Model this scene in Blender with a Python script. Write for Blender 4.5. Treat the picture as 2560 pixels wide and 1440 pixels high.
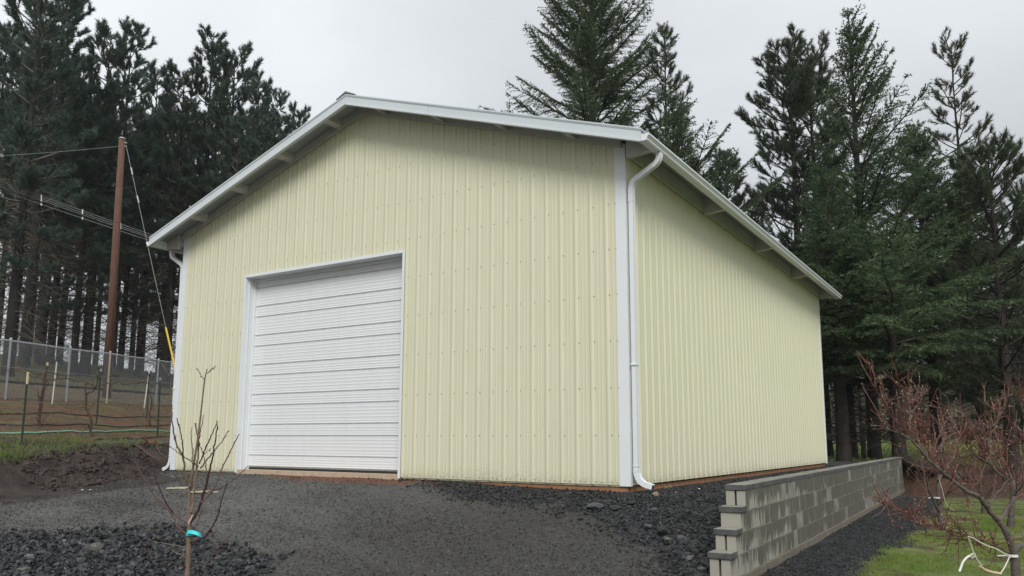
import bpy, math, random
import numpy as np

# ------------------------------------------------------------------ camera, world, sun, exposure
scene = bpy.context.scene
for o in list(bpy.data.objects):
    bpy.data.objects.remove(o)
COL = scene.collection
rng = np.random.default_rng(7)
random.seed(7)

FPX, CX0, CY0 = 1966.5, 1280.0, 818.8          # focal length and optical axis in photo pixels (2560 wide)
CAM = np.array([4.101, -9.285, 0.567])
YAW, PIT, ROLL = 0.5638, 0.1415, 0.0026
_f = np.array([-math.sin(YAW) * math.cos(PIT), math.cos(YAW) * math.cos(PIT), math.sin(PIT)])
_r0 = np.array([math.cos(YAW), math.sin(YAW), 0.0]); _u0 = np.cross(_r0, _f)
CR = _r0 * math.cos(ROLL) + _u0 * math.sin(ROLL)
CU = -_r0 * math.sin(ROLL) + _u0 * math.cos(ROLL)
CF = _f

cam_d = bpy.data.cameras.new("camera"); cam = bpy.data.objects.new("camera", cam_d); COL.objects.link(cam)
from mathutils import Matrix, Vector
m = Matrix.Identity(4)
for i in range(3):
    m[i][0], m[i][1], m[i][2], m[i][3] = CR[i], CU[i], -CF[i], CAM[i]
cam.matrix_world = m
cam_d.sensor_fit = 'HORIZONTAL'; cam_d.sensor_width = 36.0
cam_d.lens = 36.0 * FPX / 2560.0
cam_d.shift_y = (CY0 - 720.0) / 2560.0
cam_d.clip_start = 0.05; cam_d.clip_end = 3000
scene.camera = cam

SUN_EL, SUN_AZ = math.radians(40), math.radians(-35)   # azimuth measured from -Y (front of the building) towards -X is positive
world = bpy.data.worlds.new("World"); scene.world = world; world.use_nodes = True
nt = world.node_tree; nt.nodes.clear()
def N(tree, kind, **kw):
    n = tree.nodes.new(kind)
    for k, v in kw.items():
        if k in n.inputs.keys() if hasattr(n.inputs, 'keys') else False:
            n.inputs[k].default_value = v
        else:
            setattr(n, k, v)
    return n
sunvec = Vector((math.sin(-SUN_AZ) * math.cos(SUN_EL), -math.cos(SUN_AZ) * math.cos(SUN_EL), math.sin(SUN_EL)))
out = N(nt, 'ShaderNodeOutputWorld'); bg = N(nt, 'ShaderNodeBackground')
sky = N(nt, 'ShaderNodeTexSky'); sky.sky_type = 'NISHITA'; sky.sun_disc = False
sky.sun_elevation = SUN_EL; sky.sun_rotation = math.atan2(sunvec.x, sunvec.y)
tc = N(nt, 'ShaderNodeTexCoord')
sep = N(nt, 'ShaderNodeSeparateXYZ'); nt.links.new(tc.outputs['Generated'], sep.inputs[0])
# overcast luminance: rises from horizon to zenith like a real cloud deck (CIE overcast)
mx = N(nt, 'ShaderNodeMath', operation='MAXIMUM'); nt.links.new(sep.outputs['Z'], mx.inputs[0]); mx.inputs[1].default_value = 0.0
ma = N(nt, 'ShaderNodeMath', operation='MULTIPLY_ADD'); nt.links.new(mx.outputs[0], ma.inputs[0]); ma.inputs[1].default_value = 1.02; ma.inputs[2].default_value = 0.86
# perspective-flattened cloud coordinates
dv = N(nt, 'ShaderNodeVectorMath', operation='DIVIDE'); nt.links.new(tc.outputs['Generated'], dv.inputs[0])
zz = N(nt, 'ShaderNodeMath', operation='ADD'); nt.links.new(mx.outputs[0], zz.inputs[0]); zz.inputs[1].default_value = 0.18
cb = N(nt, 'ShaderNodeCombineXYZ')
for i in range(3): nt.links.new(zz.outputs[0], cb.inputs[i])
nt.links.new(cb.outputs[0], dv.inputs[1])
no = N(nt, 'ShaderNodeTexNoise'); no.inputs['Scale'].default_value = 1.1; no.inputs['Detail'].default_value = 5; no.inputs['Roughness'].default_value = 0.5
nt.links.new(dv.outputs[0], no.inputs['Vector'])
mr = N(nt, 'ShaderNodeMapRange'); mr.inputs['From Min'].default_value = 0.3; mr.inputs['From Max'].default_value = 0.72; mr.inputs['To Min'].default_value = 0.83; mr.inputs['To Max'].default_value = 1.12
nt.links.new(no.outputs['Fac'], mr.inputs['Value'])
# thinner, brighter cloud towards the upper left
gl = N(nt, 'ShaderNodeVectorMath', operation='DOT_PRODUCT'); nt.links.new(tc.outputs['Generated'], gl.inputs[0]); _g = CF + CR * (60 - CX0) / FPX + CU * (CY0 - 130) / FPX; gl.inputs[1].default_value = tuple(_g / np.linalg.norm(_g))
gm = N(nt, 'ShaderNodeMapRange'); gm.interpolation_type = 'SMOOTHSTEP'; gm.inputs['From Min'].default_value = 0.86; gm.inputs['From Max'].default_value = 1.0; gm.inputs['To Min'].default_value = 1.0; gm.inputs['To Max'].default_value = 1.32; nt.links.new(gl.outputs['Value'], gm.inputs['Value'])
gmul = N(nt, 'ShaderNodeMath', operation='MULTIPLY'); nt.links.new(mr.outputs[0], gmul.inputs[0]); nt.links.new(gm.outputs[0], gmul.inputs[1])
mu = N(nt, 'ShaderNodeMath', operation='MULTIPLY'); nt.links.new(ma.outputs[0], mu.inputs[0]); nt.links.new(gmul.outputs[0], mu.inputs[1])
cc = N(nt, 'ShaderNodeMix'); cc.data_type = 'RGBA'; cc.blend_type = 'MULTIPLY'; cc.inputs['Factor'].default_value = 1.0
cc.inputs['A'].default_value = (3.35, 3.47, 3.57, 1)          # cloud white in units of the sky's own radiance
nt.links.new(mu.outputs[0], cc.inputs['B'])
mix = N(nt, 'ShaderNodeMix'); mix.data_type = 'RGBA'; mix.inputs['Factor'].default_value = 0.93
nt.links.new(sky.outputs[0], mix.inputs['A']); nt.links.new(cc.outputs['Result'], mix.inputs['B'])
nt.links.new(mix.outputs['Result'], bg.inputs['Color']); bg.inputs['Strength'].default_value = 0.11
nt.links.new(bg.outputs[0], out.inputs[0])

sun_d = bpy.data.lights.new("sun", 'SUN'); sun = bpy.data.objects.new("sun", sun_d); COL.objects.link(sun)
sun_d.energy = 1.5; sun_d.angle = math.radians(24); sun_d.color = (1.0, 0.975, 0.93)
sun.rotation_euler = (-sunvec).to_track_quat('-Z', 'Y').to_euler()
sun.location = (0, 0, 40)

scene.render.engine = 'CYCLES'
scene.view_settings.view_transform = 'Standard'; scene.view_settings.look = 'None'
scene.view_settings.exposure = 0.62; scene.view_settings.gamma = 1.0
scene.view_settings.use_curve_mapping = False
scene.cycles.max_bounces = 5; scene.cycles.diffuse_bounces = 3; scene.cycles.glossy_bounces = 2; scene.cycles.transmission_bounces = 2
scene.cycles.use_denoising = True; scene.cycles.denoiser = 'OPENIMAGEDENOISE'; scene.cycles.denoising_input_passes = 'RGB_ALBEDO_NORMAL'; scene.cycles.denoising_prefilter = 'NONE'

# ------------------------------------------------------------------ helpers
def ray(px, py):
    return CF + CR * (px - CX0) / FPX + CU * (CY0 - py) / FPX
def dep(px, py, d):
    return CAM + ray(px, py) * d

class MB:
    """collects vertices and faces of one mesh"""
    def __init__(s): s.v = []; s.t = []; s.q = []; s.g = []; s.n = 0; s.sm = False
    def add(s, v, tris=None, quads=None, ngons=None):
        v = np.asarray(v, float).reshape(-1, 3); b = s.n; s.v.append(v); s.n += len(v)
        if tris is not None and len(tris): s.t.append(np.asarray(tris, int).reshape(-1, 3) + b)
        if quads is not None and len(quads): s.q.append(np.asarray(quads, int).reshape(-1, 4) + b)
        if ngons:
            for g in ngons: s.g.append([i + b for i in g])
        return s
    def box(s, c, size, rot=None):
        hx, hy, hz = [a / 2 for a in size]
        v = np.array([[x, y, z] for x in (-hx, hx) for y in (-hy, hy) for z in (-hz, hz)])
        if rot is not None: v = v @ np.asarray(rot).T
        s.add(v + np.asarray(c), quads=[(0, 1, 3, 2), (4, 6, 7, 5), (0, 4, 5, 1), (2, 3, 7, 6), (0, 2, 6, 4), (1, 5, 7, 3)]); return s
    def bx(s, x0, x1, y0, y1, z0, z1):
        return s.box(((x0 + x1) / 2, (y0 + y1) / 2, (z0 + z1) / 2), (x1 - x0, y1 - y0, z1 - z0))
    def tube(s, pts, rad, sides=6, cap=True):
        P = np.asarray(pts, float); n = len(P); R = np.broadcast_to(np.asarray(rad, float), (n,))
        T = np.gradient(P, axis=0); T /= np.linalg.norm(T, axis=1)[:, None] + 1e-12
        ref = np.array([0, 0, 1.0]) if abs(T.mean(0)[2]) < 0.8 * np.linalg.norm(T.mean(0)) + 1e-9 else np.array([1.0, 0, 0])
        A = np.cross(T, ref); A /= np.linalg.norm(A, axis=1)[:, None] + 1e-12; B = np.cross(T, A)
        a = np.arange(sides) * 2 * np.pi / sides
        V = P[:, None] + R[:, None, None] * (np.cos(a)[None, :, None] * A[:, None] + np.sin(a)[None, :, None] * B[:, None])
        i = np.arange(n - 1)[:, None] * sides; j = np.arange(sides)[None]; k = (j + 1) % sides
        q = np.stack([i + j, i + k, i + sides + k, i + sides + j], -1).reshape(-1, 4)
        g = [list(range(sides))[::-1], list(range((n - 1) * sides, n * sides))] if cap else None
        s.add(V.reshape(-1, 3), quads=q, ngons=g); return s
    def extrude(s, prof, o, ax, ay, az, length):
        """closed 2-D profile in the (ax, ay) plane pushed along az"""
        prof = np.asarray(prof, float); n = len(prof); o = np.asarray(o, float); ax, ay, az = map(lambda q: np.asarray(q, float), (ax, ay, az))
        a = o + prof[:, :1] * ax + prof[:, 1:] * ay; b = a + az * length
        q = [(i, (i + 1) % n, n + (i + 1) % n, n + i) for i in range(n)]
        s.add(np.r_[a, b], quads=q, ngons=[list(range(n))[::-1], list(range(n, 2 * n))]); return s
    def mesh(s, name, smooth=False):
        me = bpy.data.meshes.new(name)
        V = np.concatenate(s.v) if s.v else np.zeros((0, 3))
        me.vertices.add(len(V)); me.vertices.foreach_set('co', V.ravel())
        idx = []; tot = []
        if s.t: t = np.concatenate(s.t); idx.append(t.ravel()); tot.append(np.full(len(t), 3))
        if s.q: q = np.concatenate(s.q); idx.append(q.ravel()); tot.append(np.full(len(q), 4))
        if s.g:
            idx.append(np.array([i for g in s.g for i in g])); tot.append(np.array([len(g) for g in s.g]))
        idx = np.concatenate(idx); tot = np.concatenate(tot)
        me.loops.add(len(idx)); me.loops.foreach_set('vertex_index', idx.astype(np.int32))
        me.polygons.add(len(tot)); st = np.r_[0, np.cumsum(tot)[:-1]]
        me.polygons.foreach_set('loop_start', st.astype(np.int32)); me.polygons.foreach_set('loop_total', tot.astype(np.int32))
        me.polygons.foreach_set('use_smooth', np.full(len(tot), bool(smooth)))
        me.update(calc_edges=True); me.validate()
        return me
    def build(s, name, mat, parent=None, smooth=False, loc=None, kind=None):
        return link(name, s.mesh(name, smooth), mat, parent, loc, kind)

def link(name, me, mat, parent=None, loc=None, kind=None):
    o = bpy.data.objects.new(name, me); COL.objects.link(o)
    if mat is not None and len(me.materials) == 0: me.materials.append(mat)
    if parent is not None: o.parent = parent
    if loc is not None: o.location = loc
    if kind: o['kind'] = kind
    return o
def tag(o, label, cat, group=None):
    o['label'] = label; o['category'] = cat
    if group: o['group'] = group
    return o
def thing(name, label, cat, loc=(0, 0, 0), rz=0.0, group=None):
    o = bpy.data.objects.new(name, None); COL.objects.link(o); o.location = loc; o.rotation_euler = (0, 0, rz)
    o.empty_display_size = 0.2
    return tag(o, label, cat, group)
def copy_thing(root, loc, rz, scale, label=None, group=None):
    r = root.copy(); COL.objects.link(r); r.location = loc; r.rotation_euler = (0, 0, rz); r.scale = scale
    if label: r['label'] = label
    if group: r['group'] = group
    for ch in list(root.children):
        c = ch.copy(); COL.objects.link(c); c.parent = r
        for g in list(ch.children):
            d = g.copy(); COL.objects.link(d); d.parent = c
    return r

# ------------------------------------------------------------------ materials
def material(name, col, rough=0.7, var=None, vscale=4.0, vdetail=6, bump=0.0, bscale=30.0, stretch=(1, 1, 1), metallic=0.0, spec=0.5, pos=False, trans=0.0, objrand=0.0):
    mt = bpy.data.materials.new(name); mt.use_nodes = True; t = mt.node_tree
    p = t.nodes['Principled BSDF']; p.inputs['Roughness'].default_value = rough; p.inputs['Metallic'].default_value = metallic
    p.inputs['Specular IOR Level'].default_value = spec
    L = t.links.new
    if pos:
        g = N(t, 'ShaderNodeNewGeometry'); vec = g.outputs['Position']
    else:
        vec = N(t, 'ShaderNodeTexCoord').outputs['Object']
    mp = N(t, 'ShaderNodeMapping'); mp.inputs['Scale'].default_value = stretch; L(vec, mp.inputs['Vector'])
    colsock = None
    if var is not None:
        n1 = N(t, 'ShaderNodeTexNoise'); n1.inputs['Scale'].default_value = vscale; n1.inputs['Detail'].default_value = vdetail; n1.inputs['Roughness'].default_value = 0.62
        L(mp.outputs[0], n1.inputs['Vector'])
        r = N(t, 'ShaderNodeMapRange'); r.inputs['From Min'].default_value = 0.34; r.inputs['From Max'].default_value = 0.66; L(n1.outputs['Fac'], r.inputs['Value'])
        mxn = N(t, 'ShaderNodeMix'); mxn.data_type = 'RGBA'; mxn.inputs['A'].default_value = (*col, 1); mxn.inputs['B'].default_value = (*var, 1)
        L(r.outputs[0], mxn.inputs['Factor']); colsock = mxn.outputs['Result']
    else:
        rg = N(t, 'ShaderNodeRGB'); rg.outputs[0].default_value = (*col, 1); colsock = rg.outputs[0]
    if objrand > 0:
        oi = N(t, 'ShaderNodeObjectInfo')
        r2 = N(t, 'ShaderNodeMapRange'); r2.inputs['To Min'].default_value = 1 - objrand; r2.inputs['To Max'].default_value = 1 + objrand; L(oi.outputs['Random'], r2.inputs['Value'])
        m2 = N(t, 'ShaderNodeVectorMath', operation='SCALE'); L(colsock, m2.inputs[0]); L(r2.outputs[0], m2.inputs['Scale']); colsock = m2.outputs[0]
    L(colsock, p.inputs['Base Color'])
    if bump > 0:
        n2 = N(t, 'ShaderNodeTexNoise'); n2.inputs['Scale'].default_value = bscale; n2.inputs['Detail'].default_value = 4; L(mp.outputs[0], n2.inputs['Vector'])
        b = N(t, 'ShaderNodeBump'); b.inputs['Strength'].default_value = bump; b.inputs['Distance'].default_value = 0.02; L(n2.outputs['Fac'], b.inputs['Height']); L(b.outputs[0], p.inputs['Normal'])
    if trans > 0:
        tr = N(t, 'ShaderNodeBsdfTranslucent'); L(colsock, tr.inputs['Color']); ms = N(t, 'ShaderNodeMixShader'); ms.inputs[0].default_value = trans
        L(p.outputs[0], ms.inputs[1]); L(tr.outputs[0], ms.inputs[2]); L(ms.outputs[0], t.nodes['Material Output'].inputs['Surface'])
    return mt

M = {}
def painted(name, ca_, cb2, dirt, zmax, rough=.5):
    mt = material(name, ca_, rough, cb2, 1.6, 8, 0.0, 3.0, (6, 6, 0.5), spec=0.35, pos=True); t = mt.node_tree; L = t.links.new; p = t.nodes['Principled BSDF']
    src = p.inputs['Base Color'].links[0].from_socket; g = N(t, 'ShaderNodeNewGeometry'); sp = N(t, 'ShaderNodeSeparateXYZ'); L(g.outputs['Position'], sp.inputs[0])
    # mud splashed up from the ground
    n1 = N(t, 'ShaderNodeTexNoise'); n1.inputs['Scale'].default_value = 26; n1.inputs['Detail'].default_value = 8; n1.inputs['Roughness'].default_value = .7; L(g.outputs['Position'], n1.inputs['Vector'])
    n2 = N(t, 'ShaderNodeTexNoise'); n2.inputs['Scale'].default_value = 1.1; n2.inputs['Detail'].default_value = 3; L(g.outputs['Position'], n2.inputs['Vector'])
    zf = N(t, 'ShaderNodeMapRange'); zf.inputs['From Min'].default_value = zmax; zf.inputs['From Max'].default_value = 0.0; zf.inputs['To Min'].default_value = -.35; zf.inputs['To Max'].default_value = .22; L(sp.outputs['Z'], zf.inputs['Value'])
    a1 = N(t, 'ShaderNodeMath', operation='ADD'); L(n1.outputs['Fac'], a1.inputs[0]); L(zf.outputs[0], a1.inputs[1])
    a2 = N(t, 'ShaderNodeMath', operation='MULTIPLY_ADD'); L(n2.outputs['Fac'], a2.inputs[0]); a2.inputs[1].default_value = .35; L(a1.outputs[0], a2.inputs[2])
    m1 = N(t, 'ShaderNodeMapRange'); m1.inputs['From Min'].default_value = .70; m1.inputs['From Max'].default_value = .98; m1.inputs['To Max'].default_value = .34; L(a2.outputs[0], m1.inputs['Value'])
    # faint green-grey run marks
    mp = N(t, 'ShaderNodeMapping'); mp.inputs['Scale'].default_value = (11, 11, .55); L(g.outputs['Position'], mp.inputs['Vector'])
    n3 = N(t, 'ShaderNodeTexNoise'); n3.inputs['Scale'].default_value = 1; n3.inputs['Detail'].default_value = 7; n3.inputs['Roughness'].default_value = .7; L(mp.outputs[0], n3.inputs['Vector'])
    m3 = N(t, 'ShaderNodeMapRange'); m3.inputs['From Min'].default_value = .60; m3.inputs['From Max'].default_value = .80; m3.inputs['To Max'].default_value = .30; L(n3.outputs['Fac'], m3.inputs['Value'])
    x1 = N(t, 'ShaderNodeMix'); x1.data_type = 'RGBA'; L(src, x1.inputs['A']); x1.inputs['B'].default_value = (.42, .42, .30, 1); L(m3.outputs[0], x1.inputs['Factor'])
    x2 = N(t, 'ShaderNodeMix'); x2.data_type = 'RGBA'; L(x1.outputs['Result'], x2.inputs['A']); x2.inputs['B'].default_value = (*dirt, 1); L(m1.outputs[0], x2.inputs['Factor']); L(x2.outputs['Result'], p.inputs['Base Color'])
    # oil-canning of thin sheet
    mw = N(t, 'ShaderNodeMapping'); mw.inputs['Scale'].default_value = (2.4, 2.4, .8); L(g.outputs['Position'], mw.inputs['Vector']); nw = N(t, 'ShaderNodeTexNoise'); nw.inputs['Scale'].default_value = 1; nw.inputs['Detail'].default_value = 1; L(mw.outputs[0], nw.inputs['Vector'])
    bp = N(t, 'ShaderNodeBump'); bp.inputs['Strength'].default_value = .45; bp.inputs['Distance'].default_value = .03; L(nw.outputs['Fac'], bp.inputs['Height']); L(bp.outputs[0], p.inputs['Normal'])
    return mt
M['siding'] = painted('cream_siding_paint', (0.685, 0.672, 0.500), (0.655, 0.642, 0.470), (.23, .18, .12), .42)
M['white'] = material('white_trim_paint', (0.76, 0.80, 0.825), 0.42, (0.74, 0.765, 0.785), 2.0, 6, pos=True, spec=0.4)
M['fascia'] = material('pale_grey_fascia_metal', (0.62, 0.665, 0.69), 0.38, (0.585, 0.63, 0.655), 1.2, 5, pos=True, spec=0.5)
M['door'] = painted('white_door_paint', (0.76, 0.775, 0.785), (0.735, 0.75, 0.76), (.26, .21, .16), .30, .45)
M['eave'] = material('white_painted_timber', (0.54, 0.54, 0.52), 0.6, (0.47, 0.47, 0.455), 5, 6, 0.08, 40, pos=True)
M['roofmetal'] = material('galvalume_roof_sheet', (0.40, 0.44, 0.47), 0.42, (0.34, 0.38, 0.41), 3, 5, metallic=0.35, pos=True)
M['ridge'] = material('grey_ridge_cap', (0.20, 0.20, 0.20), 0.5, (0.16, 0.16, 0.16), 8, 5, metallic=0.2)
M['screw'] = material('zinc_screw_head', (0.30, 0.29, 0.25), 0.45, metallic=0.6)
M['skirt'] = material('treated_brown_board', (0.27, 0.125, 0.06), 0.75, (0.36, 0.18, 0.09), 3, 8, 0.2, 30, (1, 1, 6), pos=True)
M['sill'] = material('raw_timber_sill', (0.52, 0.42, 0.31), 0.8, (0.42, 0.30, 0.21), 6, 6, 0.1, 40, pos=True)
M['dark'] = material('black_rubber_and_shade', (0.02, 0.02, 0.02), 0.6)
M['bark'] = material('wet_conifer_bark', (0.020, 0.017, 0.015), 0.9, (0.050, 0.042, 0.036), 5, 8, 0.9, 14, (1, 1, 0.25), objrand=0.25, spec=0.2)
M['barkfar'] = material('dark_grove_bark', (0.016, 0.015, 0.014), 0.9, (0.036, 0.032, 0.028), 4, 8, 0.6, 12, (1, 1, 0.25), objrand=0.35, spec=0.2)
M['twig'] = material('dead_twig_bark', (0.085, 0.072, 0.056), 0.9, (0.14, 0.125, 0.10), 3, 3, spec=0.2)
M['pine'] = material('pine_needle', (0.056, 0.082, 0.048), 0.5, (0.108, 0.138, 0.078), 0.9, 5, trans=0.35, objrand=0.18, spec=0.35)
M['pinefar'] = material('grove_pine_needle', (0.054, 0.090, 0.068), 0.5, (0.098, 0.142, 0.104), 0.8, 5, trans=0.38, objrand=0.25, spec=0.3)
M['fir'] = material('fir_needle', (0.050, 0.090, 0.043), 0.5, (0.104, 0.146, 0.066), 0.9, 5, trans=0.35, objrand=0.18, spec=0.35)
M['yellowpine'] = material('pale_pine_needle', (0.06, 0.075, 0.038), 0.55, (0.10, 0.105, 0.055), 1.2, 5, trans=0.3, spec=0.35)
M['pole'] = material('brown_pole_wood', (0.095, 0.045, 0.030), 0.85, (0.165, 0.085, 0.058), 3, 9, 0.35, 25, (8, 8, 0.7))
M['galv'] = material('galvanised_steel', (0.50, 0.53, 0.56), 0.4, (0.40, 0.43, 0.46), 6, 4, metallic=0.5)
M['wire'] = material('fence_wire', (0.22, 0.235, 0.245), 0.5, metallic=0.3)
M['cable'] = material('pale_cable', (0.30, 0.315, 0.32), 0.5, metallic=0.2)
M['yellow'] = material('yellow_plastic_guard', (0.75, 0.50, 0.03), 0.45)
M['tpost'] = material('dark_green_steel', (0.025, 0.045, 0.033), 0.6, (0.045, 0.05, 0.04), 9, 4)
M['tpost_top'] = material('cream_post_tip', (0.62, 0.52, 0.34), 0.6)
M['rust'] = material('rusty_steel', (0.10, 0.05, 0.035), 0.8, (0.06, 0.035, 0.03), 9, 4)
M['stake'] = material('white_stake', (0.68, 0.67, 0.62), 0.6)
M['vine'] = material('grapevine_bark', (0.055, 0.035, 0.028), 0.9, (0.11, 0.075, 0.055), 12, 6, 0.5, 40)
M['drip'] = material('black_drip_tube', (0.015, 0.014, 0.014), 0.5)
M['hose'] = material('pale_green_hose', (0.22, 0.42, 0.33), 0.5, (0.16, 0.34, 0.27), 5, 3)
M['sapbark'] = material('sapling_bark', (0.15, 0.105, 0.075), 0.75, (0.22, 0.165, 0.12), 20, 5, 0.2, 80)
M['sapred'] = material('sapling_red_twig', (0.060, 0.026, 0.026), 0.55, (0.10, 0.045, 0.04), 14, 5)
M['ribbon'] = material('turquoise_ribbon', (0.02, 0.62, 0.66), 0.45, (0.015, 0.52, 0.57), 40, 3)
M['orchbark'] = material('fruit_tree_bark', (0.075, 0.058, 0.05), 0.85, (0.15, 0.125, 0.11), 14, 8, 0.5, 50)
M['redtwig'] = material('red_fruit_twig', (0.165, 0.045, 0.035), 0.5, (0.10, 0.042, 0.032), 8, 5, objrand=0.15)
M['browntwig'] = material('brown_fruit_twig', (0.12, 0.075, 0.055), 0.65, (0.19, 0.10, 0.075), 8, 5)
M['bud'] = material('pale_bud', (0.55, 0.42, 0.26), 0.7)
M['rope'] = material('white_rope', (0.72, 0.70, 0.64), 0.8, (0.60, 0.57, 0.50), 40, 4)
M['tubew'] = material('dirty_cream_pipe', (0.66, 0.55, 0.42), 0.6, (0.55, 0.36, 0.27), 6, 4)
M['whiteplastic'] = material('white_plastic', (0.75, 0.75, 0.73), 0.5)
M['fencewood'] = material('weathered_rail', (0.075, 0.068, 0.055), 0.9, (0.13, 0.12, 0.10), 6, 8, 0.4, 30)
M['carpaint'] = material('white_car_paint', (0.72, 0.73, 0.75), 0.3)
M['glass'] = material('dark_car_glass', (0.02, 0.025, 0.03), 0.1)
M['tyre'] = material('tyre_rubber', (0.02, 0.02, 0.02), 0.8)
M['redstem'] = material('red_stem', (0.22, 0.03, 0.03), 0.6)

def stone_mat(name, a, b, rough=0.75, track=False):
    """basalt: every stone its own tone (per connected island)"""
    mt = bpy.data.materials.new(name); mt.use_nodes = True; t = mt.node_tree; L = t.links.new
    p = t.nodes['Principled BSDF']; p.inputs['Roughness'].default_value = rough; p.inputs['Specular IOR Level'].default_value = 0.4
    g = N(t, 'ShaderNodeNewGeometry'); cr = N(t, 'ShaderNodeValToRGB'); L(g.outputs['Random Per Island'], cr.inputs[0])
    e = cr.color_ramp.elements; e[0].color = (*a, 1); e[1].color = (*b, 1); e[0].position = 0.1
    e2 = cr.color_ramp.elements.new(0.82); e2.color = (*[x * .55 + y * .45 for x, y in zip(a, b)], 1)
    n = N(t, 'ShaderNodeTexNoise'); n.inputs['Scale'].default_value = 60; L(g.outputs['Position'], n.inputs['Vector'])
    mxn = N(t, 'ShaderNodeMix'); mxn.data_type = 'RGBA'; mxn.blend_type = 'MULTIPLY'; mxn.inputs['Factor'].default_value = 0.55
    L(cr.outputs[0], mxn.inputs['A']); L(n.outputs['Fac'], mxn.inputs['B']); 
    gm = N(t, 'ShaderNodeVectorMath', operation='SCALE'); gm.inputs['Scale'].default_value = 1.35; L(mxn.outputs['Result'], gm.inputs[0])
    if track:
        mp = N(t, 'ShaderNodeMapping'); mp.inputs['Scale'].default_value = (0.5, 2.6, 1); L(g.outputs['Position'], mp.inputs['Vector'])
        tn = N(t, 'ShaderNodeTexNoise'); tn.inputs['Scale'].default_value = 0.5; tn.inputs['Detail'].default_value = 4; tn.inputs['Roughness'].default_value = 0.5; L(mp.outputs[0], tn.inputs['Vector'])
        tm = N(t, 'ShaderNodeMapRange'); tm.inputs['From Min'].default_value = .38; tm.inputs['From Max'].default_value = .68; tm.inputs['To Min'].default_value = .95; tm.inputs['To Max'].default_value = 1.95; L(tn.outputs['Fac'], tm.inputs['Value']); L(tm.outputs[0], gm.inputs['Scale'])
    L(gm.outputs[0], p.inputs['Base Color'])
    b_ = N(t, 'ShaderNodeBump'); b_.inputs['Strength'].default_value = 0.5; b_.inputs['Distance'].default_value = 0.01; L(n.outputs['Fac'], b_.inputs['Height']); L(b_.outputs[0], p.inputs['Normal'])
    return mt
M['rock'] = stone_mat('dark_basalt_rock', (0.009, 0.010, 0.0115), (0.066, 0.070, 0.074), .42)
M['rockloose'] = stone_mat('loose_basalt_rock', (0.010, 0.0105, 0.0115), (0.055, 0.058, 0.060), .5)
M['pebble'] = stone_mat('driveway_pebble', (0.035, 0.0345, 0.033), (0.15, 0.147, 0.14), .75, True)
M['boulder'] = material('grey_boulder', (0.075, 0.075, 0.068), 0.85, (0.13, 0.125, 0.11), 12, 8, 0.6, 30)
M['blueboulder'] = material('blue_grey_boulder', (0.085, 0.095, 0.10), 0.8, (0.055, 0.06, 0.065), 12, 8, 0.6, 30)
M['palestone'] = material('pale_grey_stone', (0.20, 0.21, 0.21), 0.75, (0.13, 0.135, 0.135), 12, 8, 0.5, 30)
M['tanstone'] = material('tan_stone', (0.30, 0.23, 0.15), 0.8, (0.2, 0.15, 0.10), 12, 8, 0.5, 30)
M['scrap'] = material('pale_timber_scrap', (0.52, 0.47, 0.34), 0.85, (0.40, 0.36, 0.27), 9, 6, 0.2, 40)
M['grass'] = material('lawn_grass', (0.135, 0.235, 0.034), 0.55, (0.23, 0.275, 0.07), 1.5, 5, trans=0.3, pos=True, spec=0.3)
M['drygrass'] = material('rough_grass', (0.10, 0.115, 0.035), 0.7, (0.17, 0.145, 0.06), 1.2, 5, trans=0.25, pos=True, spec=0.3)

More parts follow.
